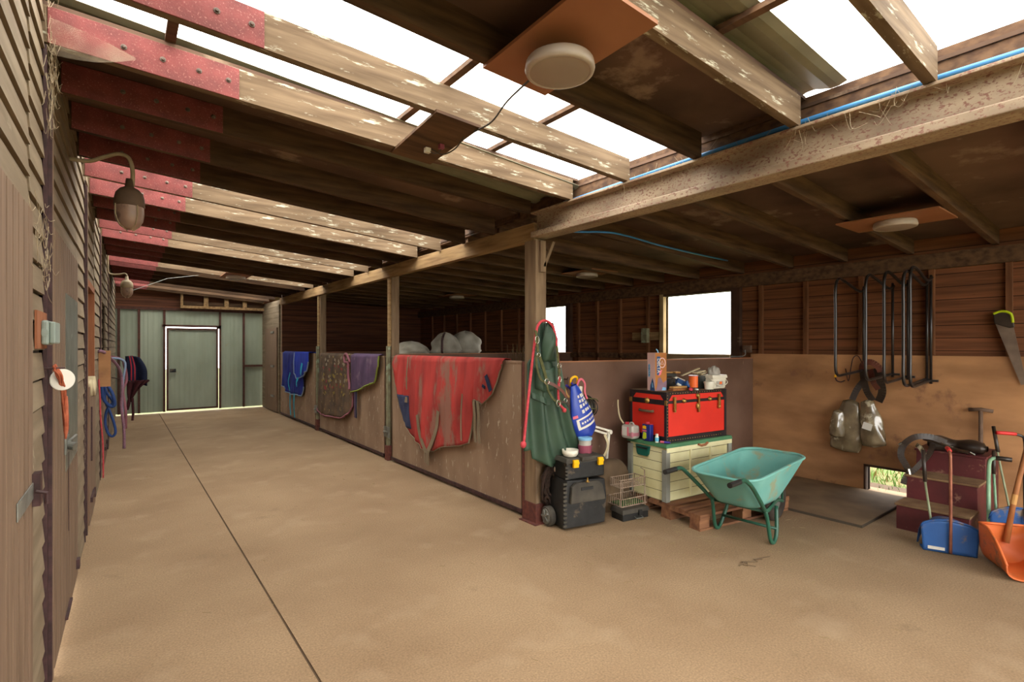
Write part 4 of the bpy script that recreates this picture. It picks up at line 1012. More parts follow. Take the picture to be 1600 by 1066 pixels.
# white folding bracket
r = thing('folding_bracket', 'cream folding saddle bracket standing beside the blue bag', 'bracket', (3.78, 3.5, .5))
q = MB(); q.bar((3.58, 3.5, .80), (3.80, 3.42, .725), .03, .02); q.bar((3.56, 3.5, .77), (3.76, 3.42, .70), .02, .02); q.build('upper_arm', X['white'], r, bevel=.003)
q = MB(); q.bar((3.79, 3.42, .72), (3.80, 3.46, .45), .028, .02, up=(0,1,0)); q.lathe([(0,-.02),(.022,-.02),(.022,.02),(0,.02)], (3.80, 3.42, .715), 14, M=Matrix.Rotation(PI/2,4,'X')); q.build('upright_arm', X['white'], r, bevel=.003)
ribbon([(3.72, 3.41, .70), (3.755, 3.40, .60), (3.73, 3.41, .52), (3.68, 3.42, .45)], .028, .004, 'webbing', 'sack', r, (0,-1,0))

# canvas-covered lump
r = MB()
def lump(u, v):
    a = u*2*PI; t = v*PI/2; k = (math.cos(t)**.55 if v < 1 else 0); n = 1+.10*noise.noise((math.cos(a)*1.5, math.sin(a)*1.5, v*3))
    ca, sa = math.cos(a), math.sin(a)
    return (3.78+.20*k*n*math.copysign(abs(ca)**.7, ca), 3.38+.13*k*n*math.copysign(abs(sa)**.7, sa), .46*math.sin(t)**.8)
r.grid(lump, 40, 16, closeu=True)
tag(r.build('canvas_cover', X['cover'], smooth=True), 'dusty brown canvas-covered bundle between the tool chest and the cream storage box', 'bundle')

# wire basket stand
r = thing('wire_basket_rack', 'small pale wire two-tier basket rack in front of the canvas bundle', 'rack', (3.75, 3.17, 0), -.12)
def basket(bm, x0, x1, y0, y1, z0, z1, n=12, mm=6, rr=.0028):
    P = lambda a, b_, z: (a, b_, z)
    for z in (z0, z1): bm.tube([P(x0,y0,z), P(x1,y0,z), P(x1,y1,z), P(x0,y1,z)], rr*1.5, 5, closed=True)
    for i in range(n+1):
        x = x0+(x1-x0)*i/n
        for y in (y0, y1): bm.tube([(x,y,z0),(x,y,z1)], rr, 4)
        bm.tube([(x,y0,z0),(x,y1,z0)], rr, 4)
    for i in range(mm+1):
        y = y0+(y1-y0)*i/mm
        for x in (x0, x1): bm.tube([(x,y,z0),(x,y,z1)], rr, 4)
q = MB(); basket(q, -.15, .15, -.09, .05, .27, .34); q.build('upper_basket', X['wire'], r, local=True)
q = MB(); basket(q, -.15, .16, -.10, .08, .10, .17); q.build('lower_basket', X['wire'], r, local=True)
q = MB(); q.tube([(.15,-.09,.0),(.15,-.08,.40),(.13,-.05,.42)], .005, 6); q.tube([(.0,.05,.0),(.0,.05,.30)], .005, 6); q.tube([(-.15,-.09,0),(-.15,-.09,.34)], .005, 6); q.tube([(.16,.08,0),(.16,.06,.34)], .005, 6); q.build('frame', X['wire'], r, local=True)
q = MB(); q.box(-.13, .14, -.08, .06, .104, .115); q.build('green_liner', X['turf'], r, local=True)
# small tool case
r = thing('small_tool_case', 'small dusty black tool case lying on the floor before the wire rack', 'tool case', (3.53, 3.02, 0), -.14)
q = MB(); q.box(.0, .30, 0, .16, 0, .06); q.build('case_base', X['black'], r, local=True, bevel=.008)
q = MB(); q.box(-.01, .31, -.01, .17, .062, .10, top=(.01,.015)); q.build('case_lid', X['dusty_black'], r, local=True, bevel=.006)
q = MB(); q.box(.17, .21, -.022, -.005, .035, .085); q.build('catch', X['black'], r, local=True, bevel=.003)
q = MB(); q.tube([(.13,-.0,.03),(.13,-.03,.02),(.21,-.03,.02),(.21,0,.03)], .005, 6); q.build('carry_handle', X['galv'], r, local=True)

# ================================================================== PALLET, STORAGE BOX, TRUNK
r = thing('timber_pallet', 'worn brown timber pallet under the cream storage box', 'pallet', (3.86, 2.475, 0), -.15)
ys = [0, .17, .33, .49, .66]
for i, y in enumerate(ys):
    q = MB(); q.box(0, 1.2, y, y+(.11 if i else .13), .112, .134); q.build('top_board', X['pallet'], r, local=True, bevel=.003)
for x in (0, .54, 1.08):
    q = MB(); q.box(x, x+.12, 0, .78, .09, .112); q.build('cross_board', X['pallet'], r, local=True)
    for y in (0, .33, .66):
        q = MB(); q.box(x, x+.12, y+.005, y+.115, .018, .09); q.build('block', X['pallet'], r, local=True, bevel=.004)
for y in (0, .33, .66):
    q = MB(); q.box(0, 1.2, y, y+.12, .0, .018); q.build('bottom_board', X['pallet'], r, local=True)

r = thing('storage_box', 'cream plastic garden storage box with green lid on the pallet', 'storage box', (3.93, 2.86, .135), -.09)
q = MB(); q.box(.015, .93, .015, .46, 0, .49); q.build('body_panels', X['cream'], r, local=True)
q = MB(); q.box(-.01, .955, -.012, .49, .49, .525, top=(.01,.01)); q.build('lid', X['greenlid'], r, local=True, bevel=.006)
q = MB(); q.box(0, .94, -.008, .0, .45, .492); q.build('front_lip', X['cream_plain'], r, local=True)
for x0, y0 in ((0,0),(.90,0),(0,.43)):
    q = MB(); q.box(x0-.006, x0+.045, y0-.006, y0+.05, 0, .47); q.build('corner_post', X['grey_plastic'], r, local=True, bevel=.004)
for x0 in (.33, .62):
    q = MB(); q.box(x0, x0+.02, .0, .016, 0.02, .47); q.build('upright_rib', X['cream_plain'], r, local=True, bevel=.003)
q = MB(); q.prism([(.20,.475),(.37,.475),(.355,.40),(.34,.38),(.23,.38),(.215,.40)], 'x', -.012, .016); q.build('side_handle', X['teal'], r, local=True, bevel=.004)
q = MB(); q.prism([(.22,.462),(.35,.462),(.345,.445),(.225,.445)], 'x', -.016, -.011); q.build('handle_slot', X['black'], r, local=True)
q = MB(); q.tube([(.42, -.014, .49), (.46, -.02, .475), (.52, -.018, .478), (.56, -.012, .493)], .012, 6); q.build('torn_label', X['boardbrown'], r, local=True)

r = thing('travel_trunk', 'bright red travelling trunk with black edges and brass fittings on the cream box', 'trunk', (3.985, 2.90, .66), -.11)
TX, TY, TZ = .855, .47, .465
q = MB(); q.box(.008, TX-.008, .008, TY-.008, .008, TZ-.008); q.build('red_panels', X['trunkred'], r, local=True)
q = MB()
e = .028
for x in (0, TX-e):
    for y in (0, TY-e): q.box(x, x+e, y, y+e, 0, TZ)
for z in (0, TZ-e):
    zz = (z, z+e) if z else (0, .055)
    for y in (0, TY-e): q.box(e, TX-e, y, y+e, *zz)
    for x in (0, TX-e): q.box(x, x+e, e, TY-e, *zz)
q.box(e, TX-e, .002, .01, TZ*.77, TZ*.83); q.box(.002, .01, e, TY-e, TZ*.74, TZ*.84)
for sx, x in ((1, 0), (-1, TX)): q.prism([(x+sx*e, TZ-e), (x+sx*(e+.05), TZ-e), (x+sx*e, TZ-e-.06)], 'y', .002, .01)
for sy, y in ((1, e), (-1, TY-e)): q.prism([(y, TZ-e), (y+sy*.05, TZ-e), (y, TZ-e-.06)], 'x', .002, .01)
q.build('black_edging', X['trunkblack'], r, local=True, bevel=.002)
q = MB(); q.box(.01, TX-.01, .01, TY-.01, TZ-.006, TZ+.001); q.build('dusty_top', X['tread'], r, local=True)
q = MB()
for i in range(15): q.lathe([(0,.003),(.004,.002),(.005,0)], (.014, -.0, .03+i*.029), 6, M=Matrix.Rotation(PI/2,4,'X'))
for i in range(22): q.lathe([(0,.003),(.004,.002),(.005,0)], (.05+i*.034, 0, TZ-.013), 6, M=Matrix.Rotation(PI/2,4,'X')); q.lathe([(0,.003),(.004,.002),(.005,0)], (.05+i*.034, 0, .02), 6, M=Matrix.Rotation(PI/2,4,'X'))
o = q.build('edge_nails', X['brass'], r, local=True); o['kind'] = 'stuff'
def clasp(x, big):
    q = MB()
    if big:
        q.lathe([(0,.018),(.016,.014),(.024,.0)], (x, 0, TZ*.90), 14, M=Matrix.Rotation(PI/2,4,'X')); q.lathe([(0,.02),(.02,.014),(.026,.0)], (x, 0, TZ*.68), 14, M=Matrix.Rotation(PI/2,4,'X'), sy=1.3); q.box(x-.008, x+.008, -.02, 0, TZ*.56, TZ*.9)
    else:
        q.box(x-.011, x+.011, -.02, 0, TZ*.60, TZ*.90); q.lathe([(0,.02),(.012,.018),(.016,.0)], (x, 0, TZ*.87), 10, M=Matrix.Rotation(PI/2,4,'X')); q.lathe([(0,.026),(.012,.02),(.016,.0)], (x, 0, TZ*.64), 10, M=Matrix.Rotation(PI/2,4,'X'))
    q.build('brass_clasp', X['brass'], r, local=True, bevel=.002)
clasp(.10, 0); clasp(.43, 1); clasp(.73, 0)
for x in (.235, .60):
    q = MB(); q.lathe([(0,.022),(.014,.018),(.022,.006),(.024,0)], (x, 0, TZ*.81), 14, M=Matrix.Rotation(PI/2,4,'X')); q.build('brass_stud', X['brass'], r, local=True, smooth=True)
q = MB(); q.lathe([(0,.022),(.016,.018),(.028,.006),(.03,0)], (0, .24, TZ*.80), 14, M=Matrix.Rotation(-PI/2,4,'Y')); q.build('brass_stud', X['brass'], r, local=True, smooth=True)
q = MB(); q.box(-.004, .003, -.004, .02, TZ*.74, TZ*.84); q.box(-.004, .004, TY-.03, TY+.004, TZ*.74, TZ*.84); q.build('brass_corner', X['brass'], r, local=True)
q = MB(); q.tube([(-.004,.15,TZ*.60),(-.03,.17,TZ*.595),(-.03,.31,TZ*.595),(-.004,.33,TZ*.60)], .012, 8); q.build('leather_handle', X['cover'], r, local=True, smooth=True)

# ---- what stands on the trunk (top z = 1.125)
ZT = 1.127
r = thing('shoe_box', 'pink and orange shoe box standing upright on the left end of the red trunk', 'box', (4.02, 3.05, ZT), -.34)
q = MB(); q.box(0, .30, 0, .13, 0, .30) if False else None
BW, BD, BH = .125, .135, .36
q.box(0, BW, 0, BD, 0, BH, m=0)
bx = q.build('carton', [X['boxpink'], X['boxorange']], r, local=True, bevel=.002)
for p in bx.data.polygons:
    if p.normal.y < -.9: p.material_index = 1
def flatpoly(name, pts, m, plane, off, th=.0012, cut=None):
    q = MB(); q.prism(pts, plane, off-th, off); q.build(name, X[m], r, local=True)
flatpoly('mauve_sole_print', [(.005,.002),(BW-.002,.002),(BW-.002,.10),(.085,.075),(.055,.13),(.03,.12),(.02,.05)], 'mauve', 'y', -.0005)
flatpoly('mauve_print', [(.035,.14),(.06,.155),(.075,.20),(.05,.19)], 'pinklabel', 'y', -.001)
flatpoly('navy_print', [(.002,.0),(.085,.0),(.08,.05),(.06,.09),(.045,.12),(.03,.09),(.015,.04)], 'navyprint', 'x', -.0005)
flatpoly('sky_print', [(.03,.03),(.05,.03),(.055,.08),(.04,.07)], 'skyprint', 'x', -.001)
flatpoly('sky_print', [(.07,.004),(BW-.01,.004),(BW-.01,.03),(.08,.035)], 'skyprint', 'y', -.0015)
q = MB(); q.tube([(.075+.034*math.cos(t), -.001, .265+.045*math.sin(t)) for t in [2*PI*i/24 for i in range(24)]], .005, 5, closed=True, flat=.3); q.tube([(.06,-.001,.25),(.075,-.001,.285),(.09,-.001,.25)], .004, 5, closed=True); q.build('ring_emblem', X['boxpink'], r, local=True)
M1 = Matrix.Translation((.035, -.003, .238)) @ Matrix.Rotation(PI/2, 4, 'X') @ Matrix.Rotation(-PI/2, 4, 'Z')
flatpoly('wordmark_panel', [(.017,.15),(.053,.15),(.053,.325),(.017,.325)], 'navyprint', 'y', -.0008)
text_mesh('DELTA', .046, .0008, 'wordmark', X['whiteprint'], r, M1)
M2 = Matrix.Translation((-.002, .10, .19)) @ Matrix.Rotation(-PI/2, 4, 'Z') @ Matrix.Rotation(PI/2, 4, 'X') @ Matrix.Rotation(-PI/2, 4, 'Z')
flatpoly('side_wordmark_panel', [(.085,.13),(.115,.13),(.115,.25),(.085,.25)], 'skyprint', 'x', -.0008)
text_mesh('DELTA', .036, .0006, 'side_wordmark', X['navyprint'], r, M2)
q = MB(); q.tube([(.05,.03,BH),(.045,.03,BH+.02),(.03,.03,BH+.035)], .006, 5); q.build('blue_tag', X['skyprint'], r, local=True)

def simple(name, label, cat, q, m, group=None, **kw):
    return tag(q.build(name, X[m], None, **kw), label, cat, group)
q = MB(); q.obox((4.33, 3.16, ZT+.05), (.16, .11, .10), (0,0,-.2)); simple('black_case', 'small black plastic case behind the shoe box on the trunk', 'case', q, 'black', bevel=.008)
r = thing('grooming_brush', 'black brush with a wooden back lying on the black case on the trunk', 'brush', (4.34, 3.15, ZT+.10), -.2)
q = MB(); q.obox((4.33, 3.15, ZT+.137), (.20, .07, .035), (0,.03,-.2)); q.build('bristle_block', X['bucketblack'], r, bevel=.006)
q = MB(); q.obox((4.44, 3.12, ZT+.16), (.07, .065, .018), (0,.03,-.2)); q.obox((4.31, 3.155, ZT+.163), (.18, .05, .012), (0,.03,-.2)); q.build('wooden_back', X['tan'], r, bevel=.005)
r = thing('curry_comb', 'brown wooden block brush at the front of the trunk beside the shoe box', 'brush', (4.25, 2.95, ZT), 0)
q = MB(); q.obox((4.23, 2.945, ZT+.012), (.20, .06, .022), (0,0,-.12)); q.build('bristles', X['handlewood'], r, bevel=.004)
q = MB(); q.obox((4.23, 2.945, ZT+.034), (.19, .055, .018), (0,0,-.12)); q.build('back', X['tan'], r, bevel=.006)
q = MB()
for dz in (.075,.06): q.tube([(4.245+.035*math.cos(t), 3.02, ZT+dz+.03*math.sin(t)) for t in [PI*i/8 for i in range(9)]], .009, 6)
simple('rubber_grips', 'dark rubber hoof tool loops leaning against the black case on the trunk', 'tool', q, 'tyre', smooth=True)
r = thing('measuring_scoop', 'blue and white round scoop tipped over at the front of the trunk', 'scoop', (4.34, 2.92, ZT), 0)
Mx = Matrix.Rotation(1.15, 4, 'X') @ Matrix.Rotation(.4, 4, 'Y')
q = MB(); q.lathe([(.0,0),(.026,0),(.038,.04),(.040,.045),(.034,.044),(.022,.006),(0,.006)], (4.345, 2.96, ZT+.038), 20, M=Mx); q.build('cup', X['blueplastic'], r, smooth=True)
q = MB(); q.tube([(4.32,2.98,ZT+.04),(4.29,3.0,ZT+.06)], .012, 8); q.build('handle', X['white'], r)
q = MB(); q.obox((4.31, 2.86, ZT+.016), (.06, .03, .028), (.3,.1,.4)); simple('red_sponge', 'small red-pink block at the front edge of the trunk by the blue scoop', 'sponge', q, 'magenta', bevel=.006)
q = MB(); q.obox((4.48, 3.10, ZT+.055), (.12, .05, .07), (.2,.4,-.2)); simple('navy_packet', 'white and navy packet leaning behind the blue scoop on the trunk', 'packet', q, 'navyprint', bevel=.006)
q = MB(); q.obox((4.48, 3.12, ZT+.098), (.14, .06, .02), (.2,.3,-.2)); simple('white_packet', 'white flat packet resting on the navy packet on the trunk', 'packet', q, 'white', bevel=.004)
q = MB(); q.tube([(4.42,2.98,ZT+.012),(4.50,3.0,ZT+.065)], .007, 6); simple('wooden_stick', 'thin wooden brush handle between the blue scoop and the orange tin', 'stick', q, 'tan')
q = MB(); q.lathe([(0,0),(.018,0),(.018,.012),(0,.014)], (4.43, 2.88, ZT), 14); simple('round_tin', 'tiny white and red tin on the trunk edge left of the white pot', 'tin', q, 'whiteprint')
r = thing('orange_tin', 'orange printed tin standing between the blue scoop and the white pot on the trunk', 'tin', (4.53, 2.98, ZT))
q = MB(); q.lathe([(0,.008),(.044,.008),(.044,.125),(0,.125)], (4.53, 2.98, ZT), 24); q.build('can', X['orange'], r)
q = MB(); q.lathe([(0,0),(.046,0),(.046,.014),(.044,.016)], (4.53, 2.98, ZT), 24); q.build('dark_base', X['stanch'], r)
q = MB(); q.grid(lambda u, v: (4.53+.0455*math.cos(-1.25+u*1.3), 2.98+.0455*math.sin(-1.25+u*1.3), ZT+.02+.09*v), 10, 3); q.build('brown_print', X['mauve'], r)
q = MB(); q.lathe([(.044,.125),(.047,.125),(.047,.133),(.040,.134),(.0,.128)], (4.53, 2.98, ZT), 24); q.build('rim', X['pinkliquid'], r)
r = thing('dark_bucket', 'grey-black tub behind the white pot on the trunk', 'bucket', (4.68, 3.02, ZT))
q = MB(); q.lathe([(0,0),(.065,0),(.078,.10),(.082,.10),(.082,.125),(.074,.125),(.062,.01),(0,.01)], (4.68, 3.0, ZT), 28); q.build('tub_body', X['bucketblack'], r, smooth=False)
q = MB()
rn = random.Random(2)
for i in range(5): q.obox((4.66+rn.uniform(-.05,.06), 3.0+rn.uniform(-.03,.03), ZT+.135+.008*i), (.13, .06, .012), (rn.uniform(-.2,.2), rn.uniform(-.3,.2), rn.uniform(-.5,.5)))
simple('folded_rags', 'crumpled dusty rags piled on the dark tub on the trunk', 'rag', q, 'sack', bevel=.004)
q = MB(); q.bar((4.45, 3.06, ZT+.13), (4.66, 3.0, ZT+.20), .03, .01); simple('worn_glove', 'pale worn strip lying over the orange tin and dark tub', 'strap', q, 'sack', bevel=.003)
r = thing('white_pot', 'small plain white plastic pot at the front middle of the trunk', 'pot', (4.62, 2.86, ZT))
q = MB(); q.lathe([(0,0),(.042,0),(.048,.06),(0,.06)], (4.62, 2.865, ZT), 26); q.build('pot_body', X['white'], r, smooth=False)
q = MB(); q.lathe([(.046,.058),(.053,.058),(.053,.074),(.048,.076),(0,.076)], (4.62, 2.865, ZT), 26); q.build('lid', X['white'], r)
r = thing('white_bucket', 'square white lidded bucket with wire handle on the right end of the trunk', 'bucket', (4.74, 2.92, ZT), -.1)
q = MB(); q.box(-.098, .098, -.065, .065, 0, .112, top=(-.008,-.006)); q.build('tub_body', X['white'], r, local=True, bevel=.014)
q = MB(); q.box(-.115, .115, -.08, .08, .104, .138, top=(.006,.006)); q.build('lid', X['white'], r, local=True, bevel=.008)
q = MB(); q.prism([(-.05,.02),(.05,.02),(.05,.075),(-.05,.075)], 'y', -.071, -.067); q.build('printed_label', X['clearplastic'], r, local=True)
q = MB(); q.prism([(-.01,.045),(.03,.045),(.03,.07),(0,.07)], 'y', -.073, -.070); q.build('orange_print', X['orange'], r, local=True)
q = MB(); q.tube(curve([(-.113,-.03,.11),(-.105,-.088,.06),(0,-.095,.03),(.095,-.088,.06),(.115,-.03,.11)]), .004, 6); q.build('handle', X['white'], r, local=True)
for o_ in [r]: o_.location = (4.70+.06, 2.90, ZT)
q = MB()
def pb(u, v):
    a = u*2*PI; t = v*PI/2; k = math.cos(t)**.6 if v < 1 else 0; n = 1+.3*noise.noise((math.cos(a)*2.5, math.sin(a)*2.5, v*3))
    return (4.795+.07*k*n*math.cos(a), 2.92+.05*k*n*math.sin(a), ZT+.138+.075*math.sin(t)*n)
q.grid(pb, 26, 10, closeu=True); simple('plastic_bag', 'crumpled cloudy plastic bag on the lid of the white bucket', 'bag', q, 'clearplastic', smooth=True)

# ---- what stands on the cream box left of the trunk (z = .66)
ZB = .662
r = thing('detergent_bottle', 'cloudy plastic jug of pink liquid with a red cap on the cream box', 'bottle', (3.93, 3.27, ZB), -.1)
q = MB(); q.box(-.055, .055, -.075, .075, 0, .13, top=(.0,.0)); q.build('jug', X['clearplastic'], r, local=True, bevel=.022)
q = MB(); q.box(-.0555, .0555, -.0755, .0755, .015, .075); q.build('pink_liquid', X['pinkliquid'], r, local=True, bevel=.015)
q = MB(); q.lathe([(0,.125),(.02,.125),(.02,.15),(0,.15)], (0,.045,0), 14); q.build('red_cap', X['magenta'], r, local=True)
q = MB(); q.tube(curve([(0,.01,.125),(0,0,.148),(0,-.03,.15),(0,-.05,.125)]), .008, 8); q.build('grip', X['clearplastic'], r, local=True)
q = MB(); q.prism([(-.01,.03),(.055,.03),(.055,.115),(-.01,.115)], 'x', -.0585, -.056); q.build('white_label', X['whiteprint'], r, local=True)
q = MB(); q.prism([(-.035,.03),(-.012,.03),(-.012,.115),(-.03,.115)], 'x', -.0585, -.056); q.build('pink_label', X['pinklabel'], r, local=True)
r = thing('blue_tin', 'dark blue printed rectangular container beside the pink jug on the cream box', 'container', (3.955, 3.09, ZB), -.1)
q = MB(); q.box(-.02, .03, -.05, .05, 0, .155); q.build('can', X['tinblue'], r, local=True, bevel=.008)
q = MB(); q.box(-.018, .028, -.048, .048, .155, .16); q.lathe([(0,.16),(.015,.16),(.015,.175),(0,.175)], (.005,.0,0), 12); q.build('lid', X['magenta'], r, local=True)
q = MB(); q.prism([(.04,.11),(-.005,.11),(-.005,.135),(.015,.142),(.04,.135)], 'x', -.0225, -.0205); q.build('yellow_print', X['yellow'], r, local=True)
q = MB(); q.prism([(.042,.085),(-.008,.085),(-.008,.10),(.042,.10)], 'x', -.0225, -.0205); q.build('pale_print', X['pinklabel'], r, local=True)
q = MB(); q.prism([(.042,.02),(.02,.012),(-.008,.025),(-.005,.075),(.03,.08)], 'x', -.0225, -.0205); q.build('lime_print', X['lime'], r, local=True)
r = thing('small_bottle', 'tiny white bottle with a pale blue label at the front of the cream box', 'bottle', (3.945, 2.975, ZB))
q = MB(); q.lathe([(0,0),(.016,0),(.017,.05),(.012,.06),(0,.062)], (3.945, 2.975, ZB), 14); q.build('body', X['white'], r, smooth=False)
q = MB(); q.lathe([(.0172,.012),(.0176,.014),(.0176,.045),(.0172,.047)], (3.945, 2.975, ZB), 14); q.build('label', X['capblue'], r)
q = MB(); q.lathe([(0,.06),(.013,.06),(.013,.08),(0,.081)], (3.945, 2.975, ZB), 12); q.build('cap', X['white'], r)
r = thing('ointment_tube', 'purple tube with a pink end lying along the green lid edge', 'tube', (3.95, 2.89, ZB))
q = MB(); q.tube([(3.955, 2.90, ZB+.012), (3.975, 2.80+.05, ZB+.012)], [.012,.008], 10); q.build('purple_end', X['purpletube'], r)
q = MB(); q.tube([(3.945, 2.935, ZB+.012), (3.955, 2.90, ZB+.012)], .011, 10); q.build('pink_end', X['pinklabel'], r)
q = MB(); q.tube(curve([(3.90,3.33,.80),(3.88,3.36,.86),(3.90,3.40,.95),(3.92,3.42,1.02)]), .008, 6); simple('hanging_strap', 'thin tan strap hanging at the left rear corner of the trunk', 'strap', q, 'sack')

# ================================================================== WHEELBARROW
r = thing('wheelbarrow', 'green wheelbarrow with turquoise tray standing in front of the pallet', 'wheelbarrow', (4.04, 2.20, 0), .07)
def rr(t, x0, x1, y0, y1, rad):
    """rounded rectangle, t in 0..1"""
    pts = []
    for cx, cy, a0 in ((x1-rad,y1-rad,0),(x0+rad,y1-rad,PI/2),(x0+rad,y0+rad,PI),(x1-rad,y0+rad,1.5*PI)):
        for i in range(9): a = a0+i/8*PI/2; pts.append((cx+rad*math.cos(a), cy+rad*math.sin(a)))
    n = len(pts); f = t*n; i = int(f) % n; g = f-int(f); a, b_ = pts[i], pts[(i+1) % n]
    return a[0]+(b_[0]-a[0])*g, a[1]+(b_[1]-a[1])*g
def tray(u, v):
    s = v
    x0 = -.18+(-.42+.18)*s; x1 = .30+(.66-.30)*s**1.1; hw = .17+(.268-.17)*s**.8; rad = .09+.06*s
    x, y = rr(u, x0, x1, -hw, hw, rad)
    ztop = .56+.05*((x+.42)/1.08)
    z = .30+(ztop-.30)*s
    return (x, y, z)
q = MB(); V = q.grid(tray, 72, 12, closeu=True)
q.bm.faces.new([V[i][0] for i in range(72)])
q.build('tray', X['barrow'], r, local=True, smooth=True, solid=.006)
q = MB(); q.tube([tray(i/72, 1.0) for i in range(72)], .013, 8, closed=True, flat=.8); q.build('rolled_rim', X['barrow'], r, local=True, smooth=True)
for s in (-1, 1):
    q = MB(); q.tube(curve([(-.62, s*.25, .60), (-.52, s*.25, .595), (-.40, s*.25, .52), (-.22, s*.23, .38), (-.08, s*.21, .275), (.12, s*.17, .26), (.40, s*.10, .24), (.60, s*.07, .19)], 5), .0155, 10); q.build('handle_tube', X['barrowfr'], r, local=True, smooth=True)
    q = MB(); q.tube([(-.75, s*.25, .60), (-.60, s*.25, .60)], .019, 12); q.build('rubber_grip', X['black'], r, local=True)
    q = MB(); q.tube(curve([(-.10, s*.215, .28), (-.07, s*.22, .20), (-.035, s*.225, .06), (.0, s*.225, .016), (.05, s*.225, .02), (.10, s*.22, .08), (.17, s*.19, .26)], 6), .015, 10); q.build('leg', X['barrowfr'], r, local=True, smooth=True)
q = MB(); q.tube([(.10, -.22, .10), (.10, .22, .10)], .012, 8); q.tube([(-.08, -.22, .27), (-.08, .22, .27)], .012, 8); q.tube([(.28, -.14, .27), (.28, .14, .27)], .012, 8); q.build('cross_stay', X['barrowfr'], r, local=True, smooth=True)
q = MB(); q.tube([(.60, -.07, .19), (.60, .07, .19)], .010, 8); q.tube([(.60,-.07,.19),(.52,-.1,.40)], .010, 8); q.tube([(.60,.07,.19),(.52,.1,.40)], .010, 8); q.build('axle', X['barrowfr'], r, local=True)
q = MB(); q.lathe([(.10,-.035),(.16,-.04),(.185,-.02),(.188,0),(.185,.02),(.16,.04),(.10,.035),(.10,-.035)], (.60, 0, .19), 30, M=Matrix.Rotation(PI/2,4,'X')); q.build('tyre', X['tyre'], r, local=True, smooth=True)
q = MB(); q.lathe([(0,-.03),(.03,-.03),(.04,-.01),(.10,-.02),(.10,.02),(.04,.01),(.03,.03),(0,.03)], (.60, 0, .19), 20, M=Matrix.Rotation(PI/2,4,'X')); q.build('wheel_hub', X['galv'], r, local=True)
q = MB(); rn = random.Random(12)
for i in range(70):
    x, y = .1+rn.gauss(.16,.10), rn.gauss(.0,.06); a = rn.uniform(0,PI); z = .312+max(0, (x-.28))*.6+rn.uniform(0,.02)
    q.tube([(x-.025*math.cos(a), y-.025*math.sin(a), z), (x+.025*math.cos(a), y+.025*math.sin(a), z+.006)], .0016, 4)
q.xf = lambda c: Matrix.Translation((4.04,2.2,0)) @ Matrix.Rotation(.07,4,'Z') @ c
tag(q.build('loose_straw', X['drygrass']), 'wisps of straw in the wheelbarrow tray', 'straw', None, 'stuff')

# ================================================================== RUBBER MAT, STEPS, HARNESS
r = thing('rubber_mat', 'flat dusty rubber mat on the floor against the plywood wall', 'mat', (5.7, 2.3, 0))
q = MB(); q.box(5.03, 6.33, 1.69, 2.80, 0, .022); q.build('mat_body', X['matedge'], r)
q = MB(); q.box(5.035, 6.325, 1.695, 2.795, .022, .0245); q.build('dusty_surface', X['mat'], r)

r = thing('mounting_steps', 'maroon wooden three-step mounting block against the plywood wall', 'steps', (5.75, 1.27, 0))
y0, y1 = 1.04, 1.515
q = MB(); q.prism([(5.27,0),(6.28,0),(6.28,.60),(5.80,.60),(5.80,.405),(5.53,.405),(5.53,.20),(5.27,.20)], 'y', y0, y1); q.build('step_body', X['maroon'], r, bevel=.003)
for x0, x1, z in ((5.255, 5.53, .20), (5.515, 5.80, .405), (5.785, 6.30, .60)):
    q = MB(); q.box(x0, x1, y0-.01, y1+.01, z, z+.018); q.build('tread', X['tread'] if z < .5 else X['maroon'], r, bevel=.003)
ZS = .618
r = thing('harness_pad', 'black leather driving harness saddle draped over the top of the maroon steps', 'harness', (5.95, 1.3, ZS))
q = MB(); 
def roll(u, v):
    a = u*2*PI; t = v; x = 5.86+.06*math.sin(t*3); y = 1.44-.40*t; R = (.055+.012*math.sin(t*11))*(1 if .04 < t < .96 else .55)
    return (x+R*1.5*math.cos(a), y, ZS+.055+R*math.sin(a)*(1.0+.1*math.sin(t*7)))
q.grid(roll, 18, 30, closeu=True); q.build('padded_roll', X['leather'], r, smooth=True)
def band2(pts, wd, m='leather', nm='leather_strap', nrm=(-1,0,.2), th=.012): return ribbon(pts, wd, th, nm, m, r, nrm)
band2([(5.80, 1.30, .70), (5.76, 1.40, .74), (5.70, 1.50, .73), (5.62, 1.56, .66), (5.58, 1.57, .57), (5.56, 1.53, .50), (5.56, 1.50, .44)], .05)
band2([(5.74, 1.38, .68), (5.66, 1.38, .62), (5.60, 1.41, .55), (5.56, 1.46, .47), (5.54, 1.52, .40), (5.52, 1.535, .33)], .042)
band2([(5.80, 1.46, .71), (5.78, 1.34, .69), (5.76, 1.22, .655), (5.75, 1.14, .645)], .035, nrm=(-.3,0,1))
band2([(5.72, 1.49, .66), (5.66, 1.45, .65), (5.62, 1.41, .60)], .035, 'polybag', 'buckle_guard')
q = MB(); q.tube([(5.78, 1.33, .70), (5.77, 1.24, .665)], .006, 6); q.tube([(5.74, 1.13, .65), (5.75, 1.10, .63)], .008, 6); q.tube([(5.53, 1.50, .47), (5.53, 1.49, .42)], .012, 6); q.tube([(5.60, 1.57, .68), (5.60, 1.59, .66)], .010, 6); q.build('buckle', X['nickel'], r)

